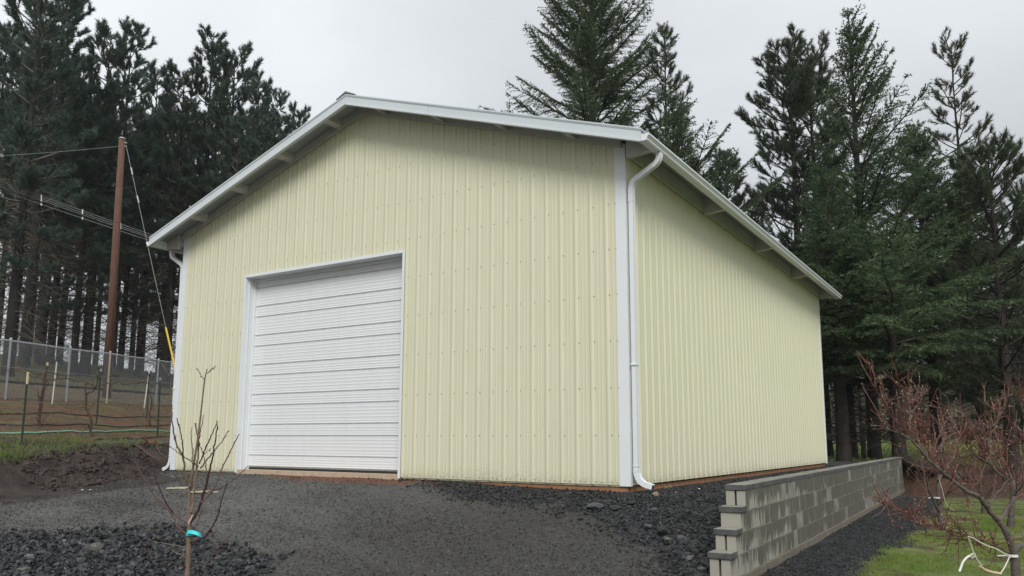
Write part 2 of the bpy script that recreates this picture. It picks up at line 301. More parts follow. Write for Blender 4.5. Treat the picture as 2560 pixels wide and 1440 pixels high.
# concrete block: damp grey-green faces with pale streaks creeping up from each bed joint
def block_mat(name, base, pale, streak, bottom, hgt):
    mt = bpy.data.materials.new(name); mt.use_nodes = True; t = mt.node_tree; L = t.links.new
    p = t.nodes['Principled BSDF']; p.inputs['Roughness'].default_value = 0.9; p.inputs['Specular IOR Level'].default_value = 0.25
    g = N(t, 'ShaderNodeNewGeometry'); sp = N(t, 'ShaderNodeSeparateXYZ'); L(g.outputs['Position'], sp.inputs[0])
    # height inside the course, 0 at the bed joint
    s1 = N(t, 'ShaderNodeMath', operation='SUBTRACT'); L(sp.outputs['Z'], s1.inputs[0]); s1.inputs[1].default_value = bottom
    md = N(t, 'ShaderNodeMath', operation='FLOORED_MODULO'); L(s1.outputs[0], md.inputs[0]); md.inputs[1].default_value = hgt
    dvn = N(t, 'ShaderNodeMath', operation='DIVIDE'); L(md.outputs[0], dvn.inputs[0]); dvn.inputs[1].default_value = hgt
    mp = N(t, 'ShaderNodeMapping'); mp.inputs['Scale'].default_value = (22, 22, 2.5); L(g.outputs['Position'], mp.inputs['Vector'])
    n1 = N(t, 'ShaderNodeTexNoise'); n1.inputs['Scale'].default_value = 1.0; n1.inputs['Detail'].default_value = 6; n1.inputs['Roughness'].default_value = 0.65; L(mp.outputs[0], n1.inputs['Vector'])
    n2 = N(t, 'ShaderNodeTexNoise'); n2.inputs['Scale'].default_value = 2.2; n2.inputs['Detail'].default_value = 4; L(g.outputs['Position'], n2.inputs['Vector'])
    # more streaks near the open end of the wall
    ny = N(t, 'ShaderNodeMapRange'); ny.inputs['From Min'].default_value = -1.8; ny.inputs['From Max'].default_value = 2.4; ny.inputs['To Min'].default_value = 0.26; ny.inputs['To Max'].default_value = 0.0; L(sp.outputs['Y'], ny.inputs['Value'])
    a1 = N(t, 'ShaderNodeMath', operation='ADD'); L(n1.outputs['Fac'], a1.inputs[0]); L(ny.outputs[0], a1.inputs[1])
    a2 = N(t, 'ShaderNodeMath', operation='MULTIPLY_ADD'); L(n2.outputs['Fac'], a2.inputs[0]); a2.inputs[1].default_value = 0.85; L(a1.outputs[0], a2.inputs[2])
    a3 = N(t, 'ShaderNodeMath', operation='MULTIPLY_ADD'); L(dvn.outputs[0], a3.inputs[0]); a3.inputs[1].default_value = -0.24; L(a2.outputs[0], a3.inputs[2])
    sn = N(t, 'ShaderNodeSeparateXYZ'); L(g.outputs['True Normal'], sn.inputs[0])            # faces turned to the near end come out paler
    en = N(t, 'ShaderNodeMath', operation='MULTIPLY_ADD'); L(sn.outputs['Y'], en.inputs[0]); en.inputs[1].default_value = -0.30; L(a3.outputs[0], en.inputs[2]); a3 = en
    mr_ = N(t, 'ShaderNodeMapRange'); mr_.inputs['From Min'].default_value = streak; mr_.inputs['From Max'].default_value = streak + 0.13; L(a3.outputs[0], mr_.inputs['Value'])
    oi = N(t, 'ShaderNodeObjectInfo'); r2 = N(t, 'ShaderNodeMapRange'); r2.inputs['To Min'].default_value = 0.92; r2.inputs['To Max'].default_value = 1.06; L(oi.outputs['Random'], r2.inputs['Value'])
    n3 = N(t, 'ShaderNodeTexNoise'); n3.inputs['Scale'].default_value = 9; n3.inputs['Detail'].default_value = 8; L(g.outputs['Position'], n3.inputs['Vector'])
    b0 = N(t, 'ShaderNodeMix'); b0.data_type = 'RGBA'; b0.inputs['A'].default_value = (*[c * 0.82 for c in base], 1); b0.inputs['B'].default_value = (*[c * 1.18 for c in base], 1); L(n3.outputs['Fac'], b0.inputs['Factor'])
    bs = N(t, 'ShaderNodeVectorMath', operation='SCALE'); L(b0.outputs['Result'], bs.inputs[0]); L(r2.outputs[0], bs.inputs['Scale'])
    fin = N(t, 'ShaderNodeMix'); fin.data_type = 'RGBA'; L(mr_.outputs[0], fin.inputs['Factor']); L(bs.outputs[0], fin.inputs['A']); fin.inputs['B'].default_value = (*pale, 1)
    L(fin.outputs['Result'], p.inputs['Base Color'])
    n4 = N(t, 'ShaderNodeTexNoise'); n4.inputs['Scale'].default_value = 120; n4.inputs['Detail'].default_value = 3; L(g.outputs['Position'], n4.inputs['Vector'])
    bp = N(t, 'ShaderNodeBump'); bp.inputs['Strength'].default_value = 0.35; bp.inputs['Distance'].default_value = 0.006; L(n4.outputs['Fac'], bp.inputs['Height']); L(bp.outputs[0], p.inputs['Normal'])
    return mt
WT, CAPH, BH = 0.111, 0.055, 0.203
WBOT = WT - CAPH - 4 * BH
M['block'] = block_mat('damp_concrete_block', (0.122, 0.119, 0.097), (0.35, 0.335, 0.285), 0.99, WBOT, BH)
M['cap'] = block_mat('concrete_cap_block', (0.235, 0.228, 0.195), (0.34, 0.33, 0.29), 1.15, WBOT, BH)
M['capside'] = material('shaded_cap_edge', (0.055, 0.056, 0.058), 0.7, (0.11, 0.11, 0.108), 7, 7, 0.2, 80, pos=True)  # shade painted into the cap sides; only the sky-lit tops stay pale
M['footing'] = material('concrete_footing', (0.20, 0.175, 0.13), 0.9, (0.14, 0.12, 0.09), 5, 8, 0.3, 60, pos=True)
M['mortar'] = material('pale_mortar', (0.30, 0.29, 0.255), 0.95, (0.15, 0.145, 0.125), 6, 6, pos=True)

# ------------------------------------------------------------------ terrain
W, D = 9.381, 12.30
WX0, WY0, WTH, WLEN = 1.732, -1.057, -0.019, 16.44
def wallx(y): return WX0 + math.tan(WTH) * (y - WY0)
def sstep(a, b, x):
    t = np.clip((x - a) / (b - a), 0, 1); return t * t * (3 - 2 * t)
def vnoise(x, y, s=1.0, seed=0):
    """cheap smooth value noise"""
    x = np.asarray(x, float) * s + 17.3 * seed; y = np.asarray(y, float) * s - 9.1 * seed
    xi = np.floor(x).astype(np.int64); yi = np.floor(y).astype(np.int64); fx = x - xi; fy = y - yi
    fx = fx * fx * (3 - 2 * fx); fy = fy * fy * (3 - 2 * fy)
    def hsh(i, j):
        n = (i * 374761393 + j * 668265263 + seed * 974711) & 0x7fffffff
        n = ((n ^ (n >> 13)) * 1274126177) & 0x7fffffff
        return ((n ^ (n >> 16)) & 0xffff) / 65535.0
    return (hsh(xi, yi) * (1 - fx) + hsh(xi + 1, yi) * fx) * (1 - fy) + (hsh(xi, yi + 1) * (1 - fx) + hsh(xi + 1, yi + 1) * fx) * fy
def fbm(x, y, s, seed=0, o=4):
    r = 0; a = 0.5
    for k in range(o): r = r + a * (vnoise(x, y, s * 2 ** k, seed + k) - 0.5); a *= 0.5
    return r
TB = np.array([-8.55, -3.6]); TD = np.array([-0.275, 0.961]); TN = np.array([-0.961, -0.275])
BPROF = np.array([(-60, 0), (0, 0), (0.25, 0.06), (0.75, 0.36), (1.15, 0.50), (2.2, 0.60), (8, 1.66), (11.3, 2.2), (12.0, 2.36), (15.2, 2.50), (17, 2.75), (27.5, 5.0), (31, 5.2), (38, 4.4), (80, -3), (900, -6)])
def bank_b(x, y):
    b = (x - TB[0]) * TN[0] + (y - TB[1]) * TN[1]
    return b + 0.35 * fbm(x, y, 0.9, 5)
def height(x, y):
    x = np.asarray(x, float); y = np.asarray(y, float)
    d = np.maximum(-0.1 - y, 0)
    k = np.interp(x, [-9, -5.5, -2.5, 0.2, 1.8], [0.085, 0.15, 0.25, 0.36, 0.47])
    base = -0.085 + 0.05 * sstep(-0.5, -3.5, x)                     # gravel along the foot of the siding
    front = base - k * d
    front = -0.88 + 0.08 * np.log1p(np.exp(np.clip((front + 0.88) / 0.08, -30, 30)))
    wx = WX0 + math.tan(WTH) * (y - WY0) - 0.1
    strip = -0.10 + 0.13 * np.clip(x / 1.55, 0, 1)                   # between building and block wall
    left = np.where(y < -0.1, front, np.where(x > 0, strip * sstep(-0.2, 0.6, y) + base * (1 - sstep(-0.2, 0.6, y)), base))
    back = -0.04 + 0.0 * x
    left = left * (1 - sstep(D - 1, D + 2, y)) + back * sstep(D - 1, D + 2, y)
    low = -0.83 + 0.01 * (x - 2)
    low = np.clip(low, -0.9, -0.76)
    low = low + 0.74 * sstep(15.8, 27, y)
    step = np.where(y < WY0 - 0.75, sstep(1.2, 2.0, x), np.where(y < WY0 + WLEN, (x > wx).astype(float), sstep(0.2, 2.4, x - wx + 0.3)))
    z = left * (1 - step) + low * step
    z = z + 0.012 * np.clip(y - 28, 0, 60)
    far = sstep(14, 24, y) * 0.15 * fbm(x, y, 0.15, 31)
    b = bank_b(x, y)
    bp = np.interp(b, BPROF[:, 0], BPROF[:, 1])
    z = z + bp + far
    rough = np.where(b > 0, 0.10 * np.exp(-((b - 0.5) / 0.6) ** 2) + 0.035, 0.012)
    z = z + rough * 2 * fbm(x, y, 2.2, 11, 4)
    return z
def ground_hit(px, py, d0=4.0, d1=140.0):
    ds = np.geomspace(d0, d1, 3000); P = CAM + ray(px, py)[None] * ds[:, None]
    dz = P[:, 2] - height(P[:, 0], P[:, 1])
    i = np.argmax(dz < 0) if (dz < 0).any() else len(ds) - 1
    return P[i]
def on_ground(x, y, dz=0.0): return np.array([x, y, float(height(x, y)) + dz])

def axis_coords(segs):
    r = []
    for a, b, s in segs: r += list(np.arange(a, b, s))
    r.append(segs[-1][1]); return np.array(r)
gx = axis_coords([(-400, -200, 50), (-200, -60, 14), (-60, -26, 1.6), (-26, -11, 0.30), (-11, 4.6, 0.085), (4.6, 8, 0.3), (8, 40, 2.5), (40, 200, 20), (200, 400, 50)])
gy = axis_coords([(-200, -40, 40), (-40, -10, 5), (-10, -6, 0.3), (-6, 4, 0.085), (4, 18, 0.16), (18, 40, 0.8), (40, 120, 6), (120, 440, 40)])
GX, GY = np.meshgrid(gx, gy); GZ = height(GX, GY)
nx, ny = len(gx), len(gy)
gi = np.arange(nx * ny).reshape(ny, nx)
gm_ = MB(); gm_.add(np.stack([GX, GY, GZ], -1).reshape(-1, 3), quads=np.stack([gi[:-1, :-1], gi[:-1, 1:], gi[1:, 1:], gi[1:, :-1]], -1).reshape(-1, 4))
gme = gm_.mesh('ground', smooth=True)

def poly_mask(x, y, poly, soft=0.25):
    """soft inside mask of a polygon in plan"""
    P = np.asarray(poly, float); inside = np.zeros(np.shape(x), bool); dist = np.full(np.shape(x), 1e9)
    n = len(P)
    for i in range(n):
        x1, y1 = P[i]; x2, y2 = P[(i + 1) % n]
        c = ((y1 > y) != (y2 > y)) & (x < (x2 - x1) * (y - y1) / (y2 - y1 + 1e-12) + x1); inside ^= c
        t = np.clip(((x - x1) * (x2 - x1) + (y - y1) * (y2 - y1)) / ((x2 - x1) ** 2 + (y2 - y1) ** 2 + 1e-12), 0, 1)
        dist = np.minimum(dist, np.hypot(x - x1 - t * (x2 - x1), y - y1 - t * (y2 - y1)))
    sd = np.where(inside, dist, -dist)
    return np.clip(0.5 + sd / (2 * soft), 0, 1)
def px_poly(pts):
    return [tuple(ground_hit(*p)[:2]) for p in pts]
LOOSE = px_poly([(985, 1196), (1200, 1208), (1560, 1236)]) + [(1.55, 0.3), (1.62, -1.5), (1.75, -2.0)] + px_poly([(1660, 1378), (1520, 1312), (1340, 1262), (1160, 1240)])
PATH = [(wallx(-2.2) - .02, -2.2), (2.35, -2.2), (2.62, 0.5), (2.75, 4), (2.75, 9), (2.4, 13), (wallx(13), 13)]
COARSE = px_poly([(0, 1338), (200, 1330), (420, 1328), (560, 1360), (690, 1410)]) + [(-2.6, -6), (-12, -7.5)]
MUDP = [(-9.9, 0.5), (-9.2, -0.15), (-7.9, -0.3), (-7.7, -1.4), (-8.2, -3.5), (-8.7, -4.6), (-14, -3)]
def zones(x, y):
    jx = x + 0.5 * fbm(x, y, 1.6, 21); jy = y + 0.5 * fbm(x, y, 1.6, 41)
    b = bank_b(x, y)
    loose = np.maximum(poly_mask(jx, jy, LOOSE, 0.10), ((x > -0.05) & (x < WX0 + .2) & (y > -0.1) & (y < D + .6)).astype(float))
    loose = np.maximum(loose, 0.8 * poly_mask(jx, jy, COARSE, 0.1)); loose = np.maximum(loose, 0.75 * poly_mask(jx, jy, PATH, 0.15))
    mud = np.maximum(sstep(-0.5, 0.3, b) * (1 - sstep(1.0, 1.5, b + .6 * fbm(x, y, .8, 61))), poly_mask(jx, jy, MUDP, 0.35))
    soil = sstep(1.2, 2.3, b)
    lawnside = ((x > 2.2) & (y < 40)).astype(float)
    lawn = lawnside * (1 - poly_mask(jx, jy, PATH, 0.2)) * sstep(2.35, 2.8, jx + 0.04 * jy)
    lawn = np.maximum(lawn, sstep(D + 1.5, D + 5, y) * (b < 0) * 1.0)
    bareend = np.exp(-(((x - 3.0) / 2.6) ** 2 + ((y - 18) / 4.5) ** 2))                   # red-brown earth past the end of the wall
    bare = np.clip(bareend * 1.6, 0, 1) * (y > 11)
    green = np.maximum(lawn * (1 - bare), soil * 0.0)
    return loose, mud, soil, green, bare
Lz, Mz, Sz, Gz_, Bz = zones(GX, GY)
ca = gme.color_attributes.new('zone', 'FLOAT_COLOR', 'POINT')
ca.data.foreach_set('color', np.stack([Lz, Mz, Gz_, sstep(-6.0, -0.6, GX + 1.2 * fbm(GX, GY, .7, 71)) * sstep(-6.5, -3.5, GY + GX * .25)], -1).astype(np.float32).ravel())
cb_ = gme.color_attributes.new('zone_b', 'FLOAT_COLOR', 'POINT')
cb_.data.foreach_set('color', np.stack([Sz, Bz, sstep(15.5, 19, bank_b(GX, GY)), np.ones_like(Lz)], -1).astype(np.float32).ravel())

def ground_mat():
    mt = bpy.data.materials.new('ground_mix'); mt.use_nodes = True; t = mt.node_tree; L = t.links.new
    p = t.nodes['Principled BSDF']; p.inputs['Specular IOR Level'].default_value = 0.35
    g = N(t, 'ShaderNodeNewGeometry'); P = g.outputs['Position']
    at = N(t, 'ShaderNodeAttribute'); at.attribute_name = 'zone'; sp = N(t, 'ShaderNodeSeparateColor'); L(at.outputs['Color'], sp.inputs[0])
    at2 = N(t, 'ShaderNodeAttribute'); at2.attribute_name = 'zone_b'; sp2 = N(t, 'ShaderNodeSeparateColor'); L(at2.outputs['Color'], sp2.inputs[0])
    def noise(scale, detail=6, rough=0.6, stretch=None):
        n = N(t, 'ShaderNodeTexNoise'); n.inputs['Scale'].default_value = scale; n.inputs['Detail'].default_value = detail; n.inputs['Roughness'].default_value = rough
        if stretch:
            mp = N(t, 'ShaderNodeMapping'); mp.inputs['Scale'].default_value = stretch; L(P, mp.inputs['Vector']); L(mp.outputs[0], n.inputs['Vector'])
        else: L(P, n.inputs['Vector'])
        return n.outputs['Fac']
    def mixc(a, b, f):
        mn = N(t, 'ShaderNodeMix'); mn.data_type = 'RGBA'
        for s, v in (('A', a), ('B', b)):
            if isinstance(v, tuple): mn.inputs[s].default_value = (*v, 1)
            else: L(v, mn.inputs[s])
        if isinstance(f, float): mn.inputs['Factor'].default_value = f
        else: L(f, mn.inputs['Factor'])
        return mn.outputs['Result']
    def rmap(v, a, b, c=0.0, d=1.0):
        r = N(t, 'ShaderNodeMapRange'); r.inputs['From Min'].default_value = a; r.inputs['From Max'].default_value = b; r.inputs['To Min'].default_value = c; r.inputs['To Max'].default_value = d; L(v, r.inputs['Value']); return r.outputs[0]
    def vor(scale):
        v = N(t, 'ShaderNodeTexVoronoi'); v.inputs['Scale'].default_value = scale; L(P, v.inputs['Vector']); return v
    v1 = vor(38); v2 = vor(16); v3 = vor(90)
    sv1 = N(t, 'ShaderNodeSeparateColor'); L(v1.outputs['Color'], sv1.inputs[0])
    sv2 = N(t, 'ShaderNodeSeparateColor'); L(v2.outputs['Color'], sv2.inputs[0])
    big = noise(0.55, 5); mid = noise(3.0, 6); fine = noise(35, 4)
    tracks = noise(0.5, 4, 0.5, (0.5, 2.6, 1))
    drive = mixc((0.046, 0.0445, 0.042), (0.135, 0.132, 0.125), rmap(sv1.outputs[0], 0.0, 1.0))
    drive = mixc(drive, (0.15, 0.148, 0.142), rmap(tracks, 0.46, 0.70, 0.0, 0.75))
    drive = mixc(drive, (0.038, 0.034, 0.031), rmap(big, 0.48, 0.66, 0.0, 0.55))
    drive = mixc(drive, (0.037, 0.0355, 0.033), rmap(at.outputs['Alpha'], 0.0, 1.0, 0.0, 0.65))
    loose = mixc((0.012, 0.0125, 0.0135), (0.060, 0.062, 0.064), rmap(sv2.outputs[0], 0.1, 1.0))
    mudc = mixc((0.018, 0.0125, 0.0105), (0.060, 0.045, 0.037), rmap(mid, 0.35, 0.68))
    soil = mixc((0.055, 0.034, 0.022), (0.125, 0.072, 0.040), rmap(mid, 0.35, 0.65))
    soil = mixc(soil, (0.095, 0.10, 0.030), rmap(noise(1.1, 6), 0.50, 0.64, 0, 0.75))
    soil = mixc(soil, (0.15, 0.055, 0.022), rmap(noise(0.7, 5, 0.6, (0.4, 1.4, 1)), 0.55, 0.68, 0, 0.6))
    hill = mixc((0.075, 0.062, 0.035), (0.105, 0.10, 0.045), rmap(mid, 0.35, 0.65))
    soil = mixc(soil, hill, sp2.outputs[2])
    lawn = mixc((0.085, 0.12, 0.026), (0.17, 0.20, 0.055), rmap(mid, 0.35, 0.66))
    lawn = mixc(lawn, (0.055, 0.038, 0.026), rmap(noise(1.4, 6), 0.50, 0.62, 0, 0.95))
    bare = mixc((0.045, 0.024, 0.016), (0.10, 0.055, 0.032), rmap(mid, 0.3, 0.7))
    def soft(m, k=0.35):        # break the zone edges up
        a = N(t, 'ShaderNodeMath', operation='MULTIPLY_ADD'); L(fine, a.inputs[0]); a.inputs[1].default_value = k; a.inputs[2].default_value = -k / 2
        b = N(t, 'ShaderNodeMath', operation='ADD'); L(a.outputs[0], b.inputs[0]); L(m, b.inputs[1])
        return rmap(b.outputs[0], 0.35, 0.65)
    col = mixc(drive, loose, soft(sp.outputs[0])); col = mixc(col, bare, soft(sp2.outputs[1])); col = mixc(col, lawn, soft(sp.outputs[2])); col = mixc(col, soil, soft(sp2.outputs[0])); col = mixc(col, mudc, soft(sp.outputs[1]))
    # rusty clay spilled along the door sill
    dx = N(t, 'ShaderNodeVectorMath', operation='DISTANCE'); mpd = N(t, 'ShaderNodeMapping'); mpd.inputs['Scale'].default_value = (0.32, 1.9, 0); L(P, mpd.inputs['Vector']); L(mpd.outputs[0], dx.inputs[0]); dx.inputs[1].default_value = (-4.7 * 0.32, -0.12 * 1.9, 0)
    cl = N(t, 'ShaderNodeMath', operation='MULTIPLY_ADD'); L(mid, cl.inputs[0]); cl.inputs[1].default_value = -1.1; L(dx.outputs['Value'], cl.inputs[2])
    col = mixc(col, (0.17, 0.065, 0.032), rmap(cl.outputs[0], 0.10, -0.12, 0, 0.85))
    L(col, p.inputs['Base Color'])
    wet = N(t, 'ShaderNodeMath', operation='MULTIPLY'); L(sp.outputs[1], wet.inputs[0]); L(rmap(noise(1.3, 3), 0.5, 0.62), wet.inputs[1])
    rr = N(t, 'ShaderNodeMapRange'); L(wet.outputs[0], rr.inputs['Value']); rr.inputs['To Min'].default_value = 0.82; rr.inputs['To Max'].default_value = 0.28; L(rr.outputs[0], p.inputs['Roughness'])
    h1 = N(t, 'ShaderNodeMath', operation='MULTIPLY_ADD'); L(v1.outputs['Distance'], h1.inputs[0]); h1.inputs[1].default_value = -0.5; L(fine, h1.inputs[2])
    h2 = N(t, 'ShaderNodeMath', operation='MULTIPLY_ADD'); L(v2.outputs['Distance'], h2.inputs[0]); h2.inputs[1].default_value = -0.9; L(h1.outputs[0], h2.inputs[2])
    bp = N(t, 'ShaderNodeBump'); bp.inputs['Strength'].default_value = 0.75; bp.inputs['Distance'].default_value = 0.03; L(h2.outputs[0], bp.inputs['Height']); L(bp.outputs[0], p.inputs['Normal'])
    return mt
ground = link('ground', gme, ground_mat(), kind='structure')

# gravel lane behind the chain-link fence
def ribbon_path(b0, b1, ts, dz, crown=0.03):
    mbd = MB(); V = []
    for tt in ts:
        for bb, cz in ((b0, 0), ((b0 + b1) / 2, crown), (b1, 0)):
            q = TB + TD * tt + TN * bb
            V.append((q[0], q[1], float(np.interp(bb, BPROF[:, 0], BPROF[:, 1])) - 0.05 + dz + cz))
    n = len(ts); qd = []
    for i in range(n - 1):
        for j in range(2): a = i * 3 + j; qd.append((a, a + 3, a + 4, a + 1))
    mbd.add(V, quads=qd); return mbd
M['lane'] = material('grey_lane_gravel', (0.17, 0.165, 0.16), 0.9, (0.11, 0.107, 0.103), 5, 8, 0.4, 40, pos=True)
ribbon_path(12.0, 15.0, np.arange(-30, 40, 2.0), 0.09).build('gravel_lane', M['lane'], kind='structure')

# ------------------------------------------------------------------ the metal building
ZR, SL, OH, SO, FH, OHB = 6.104, 0.3298, 0.468, 0.428, 0.145, 0.40
XC = -W / 2
def rooftop(x): return ZR - SL * abs(x - XC)
bld = thing('metal_building', 'cream metal sided building with white trim and a big white sectional door', 'building')
RIB = 0.2286; RH = 0.0115
def rib_profile(u0, u1, ribs):
    """(u, height) points of corrugated siding between u0 and u1"""
    pts = [(u0, 0.0)]
    for r in ribs:
        for du, h in ((-0.034, 0), (-0.010, RH), (0.010, RH), (0.034, 0), (0.083, 0), (0.089, .004), (0.097, .004), (0.103, 0), (0.135, 0), (0.141, .004), (0.149, .004), (0.155, 0)):
            pts.append((r + du, h))
        
    pts = [p for p in pts if u0 <= p[0] <= u1]; pts.append((u1, 0.0))
    pts = sorted(set(pts)); return pts
def sheet(pts, bot, top, place):
    """sheet with thickness 1.2 mm; place(u, h, z) -> xyz"""
    n = len(pts); V = []
    for u, h in pts: V.append(place(u, h, bot(u))); V.append(place(u, h, top(u)))
    for u, h in pts: V.append(place(u, h - 0.0012, bot(u))); V.append(place(u, h - 0.0012, top(u)))
    q = []
    for i in range(n - 1):
        a = 2 * i; q.append((a, a + 2, a + 3, a + 1)); b = 2 * n + 2 * i; q.append((b, b + 1, b + 3, b + 2))
        q.append((a, b, b + 2, a + 2)); q.append((a + 1, a + 3, b + 3, b + 1))
    return V, q
# wall core behind the sheets
DX0, DX1, DZ1 = -7.477, -3.764, 3.482
wc = MB()
prof = [(-W + .03, -0.02), (DX0 - .0, -0.02), (DX0, DZ1), (DX1, DZ1), (DX1, -0.02), (-.03, -.02), (-.03, rooftop(0) - .08), (XC, ZR - .08), (-W + .03, rooftop(0) - .08)]
wc.extrude(prof, (0, 0.012, 0), (1, 0, 0), (0, 0, 1), (0, 1, 0), 0.14)
wc.bx(-.15, -.03, .16, D - .16, -.02, rooftop(0) - .12); wc.bx(-W + .03, -W + .15, .16, D - .16, -.02, rooftop(0) - .12)
wc.extrude([(-W + .03, -.02), (-.03, -.02), (-.03, rooftop(0) - .08), (XC, ZR - .08), (-W + .03, rooftop(0) - .08)], (0, D - .15, 0), (1, 0, 0), (0, 0, 1), (0, 1, 0), 0.138)
wc.build('wall', M['siding'], bld)
def screws(mb, pts, nrm):
    nrm = np.asarray(nrm, float)
    for pt in pts:
        mb.tube([np.asarray(pt), np.asarray(pt) + nrm * 0.007], 0.0075, 6)
GIRTS = [0.6252 + 0.61 * i for i in range(9)]
# front sheets, each three feet wide
ribs_front = [-(k + 1.14) * RIB - 0.035 for k in range(41)]
edge = [0.0 - 0.002]
for i in range(4, 41, 4): edge.append(ribs_front[i - 1] - 0.034)
edge.append(-W + 0.002)
edge = [e for e in edge if e >= -W + .001]
for i in range(len(edge) - 1):
    u1, u0 = edge[i], edge[i + 1]
    mbp = MB(); sc = MB(); place = lambda u, h, z, k=(i % 2) * 0.0015: (u, -h - k, z)
    rb = [r for r in ribs_front if u0 - 0.05 < r < u1 + 0.05]
    cuts = [u0] + [c for c in (DX0, DX1) if u0 < c < u1] + [u1]
    for a, b in zip(cuts[:-1], cuts[1:]):
        pts = rib_profile(a, b, rb)
        if a < XC < b: pts = sorted(pts + [(XC, 0.0)])
        mid_ = (a + b) / 2; bz = DZ1 if DX0 < mid_ < DX1 else 0.0
        V, q = sheet(pts, lambda u: bz, lambda u: rooftop(u) - 0.075, place); mbp.add(V, quads=q)
        for r in rb:
            if not (a < r + .05 < b): continue
            zz_ = [z for z in GIRTS if bz + .05 < z < rooftop(r) - .2] + ([0.035] if bz == 0 else [])
            screws(sc, [(r + 0.045, -0.001, z) for z in zz_], (0, -1, 0))
            if bz == 0: screws(sc, [(r + 0.115, -0.001, 0.03)], (0, -1, 0))
    po = mbp.build('siding_panel', M['siding'], bld)
    if sc.n: sc.build('screws', M['screw'], po, kind='stuff')
# side sheets (right and left), each three feet wide
RH = 0.021
Y0 = 4.231 - 18 * RIB
ribs_side = [Y0 + k * RIB for k in range(60) if Y0 + k * RIB < D - .05]
for side in (1, -1):
    e = [0.002]
    for i in range(4, len(ribs_side), 4): e.append(ribs_side[i - 1] + 0.034)
    e.append(D - 0.002)
    for i in range(len(e) - 1):
        mbp = MB(); sc = MB()
        rb = [r for r in ribs_side if e[i] - .05 < r < e[i + 1] + .05]
        pts = rib_profile(e[i], e[i + 1], rb)
        place = (lambda u, h, z, k=(i % 2) * .0015: (h + k, u, z)) if side == 1 else (lambda u, h, z, k=(i % 2) * .0015: (-W - h - k, u, z))
        V, q = sheet(pts, lambda u: 0.0, lambda u: rooftop(0) - 0.10, place); mbp.add(V, quads=q)
        po = mbp.build('siding_panel', M['siding'], bld)
        if side == 1:
            for r in rb:
                if e[i] < r - .045 < e[i + 1]: screws(sc, [(0.001, r - .045, z) for z in [0.035]], (1, 0, 0))
            if sc.n: sc.build('screws', M['screw'], po, kind='stuff')
# corner trims: two white legs wrapping the corner
TT = 0.149
def corner(x, y, sx, sy, ztop):
    c = MB(); e_ = 0.006
    u0_, u1_ = sorted((x, x - sx * TT)); v0_, v1_ = (y - e_, y - .001) if sy < 0 else (y + .001, y + e_)
    c.bx(u0_, u1_, v0_, v1_, -0.012, ztop)
    es = .006 if sy < 0 else .026; xa = x + .001 if sx > 0 else x - es; xb = x + es if sx > 0 else x - .001
    ya, yb = (y - e_, y + .05) if sy < 0 else (y - .09, y + e_)
    c.bx(xa, xb, ya, yb, -0.012, ztop)
    o = c.build('corner_trim', M['white'], bld)
    s_ = MB(); screws(s_, [(x - sx * TT * .97, y - e_ if sy < 0 else y + e_, z) for z in GIRTS[:6]], (0, sy, 0)); s_.build('screws', M['galv'], o, kind='stuff')
    return o
for x, y, sx, sy in ((0, 0, 1, -1), (-W, 0, -1, -1), (0, D, 1, 1), (-W, D, -1, 1)): corner(x, y, sx, sy, rooftop(0) - 0.09)
# skirt boards
MB().bx(-W + .04, -.05, 0.03, 0.07, -0.30, -0.006).build('skirt_board', M['skirt'], bld)
MB().bx(-.07, -.03, 0.075, D - .05, -0.30, -0.006).build('skirt_board', M['skirt'], bld)
# roof: two slopes of sheet metal, thin, ribbed on top
for s in (1, -1):
    mbr = MB(); ys = [-OH - .004]; yy = -OH + 0.1
    pts = rib_profile(-OH - .004, D + OHB, list(np.arange(-OH + .12, D + OHB - .1, RIB)))
    xe = XC + s * (W / 2 + SO + .02); V = []; n = len(pts)
    for u, h in pts:
        for xx, dz in ((XC, 0), (xe, 0)):
            V.append((xx, u, rooftop(xx) + 0.006 + h + dz))
    for u, h in pts:
        for xx in (XC, xe): V.append((xx, u, rooftop(xx) - 0.012))
    q = []
    for i in range(n - 1):
        a = 2 * i; b = 2 * n + 2 * i; q += [(a, a + 1, a + 3, a + 2), (b, b + 2, b + 3, b + 1), (a + 1, b + 1, b + 3, a + 3)]
    q += [(0, 2 * n, 2 * n + 1, 1), (2 * n - 2, 2 * n - 1, 4 * n - 1, 4 * n - 2)]
    mbr.add(V, quads=q); mbr.build('roof_panel', M['roofmetal'], bld)
rc = MB(); hw = 0.20
rc.extrude([(-hw, -SL * hw + .036), (0, .040), (hw, -SL * hw + .036), (hw, -SL * hw + .050), (0, .075), (-hw, -SL * hw + .050)], (XC, -OH - .012, ZR), (1, 0, 0), (0, 0, 1), (0, 1, 0), D + OH + OHB)
rc.build('ridge_cap', M['ridge'], bld)
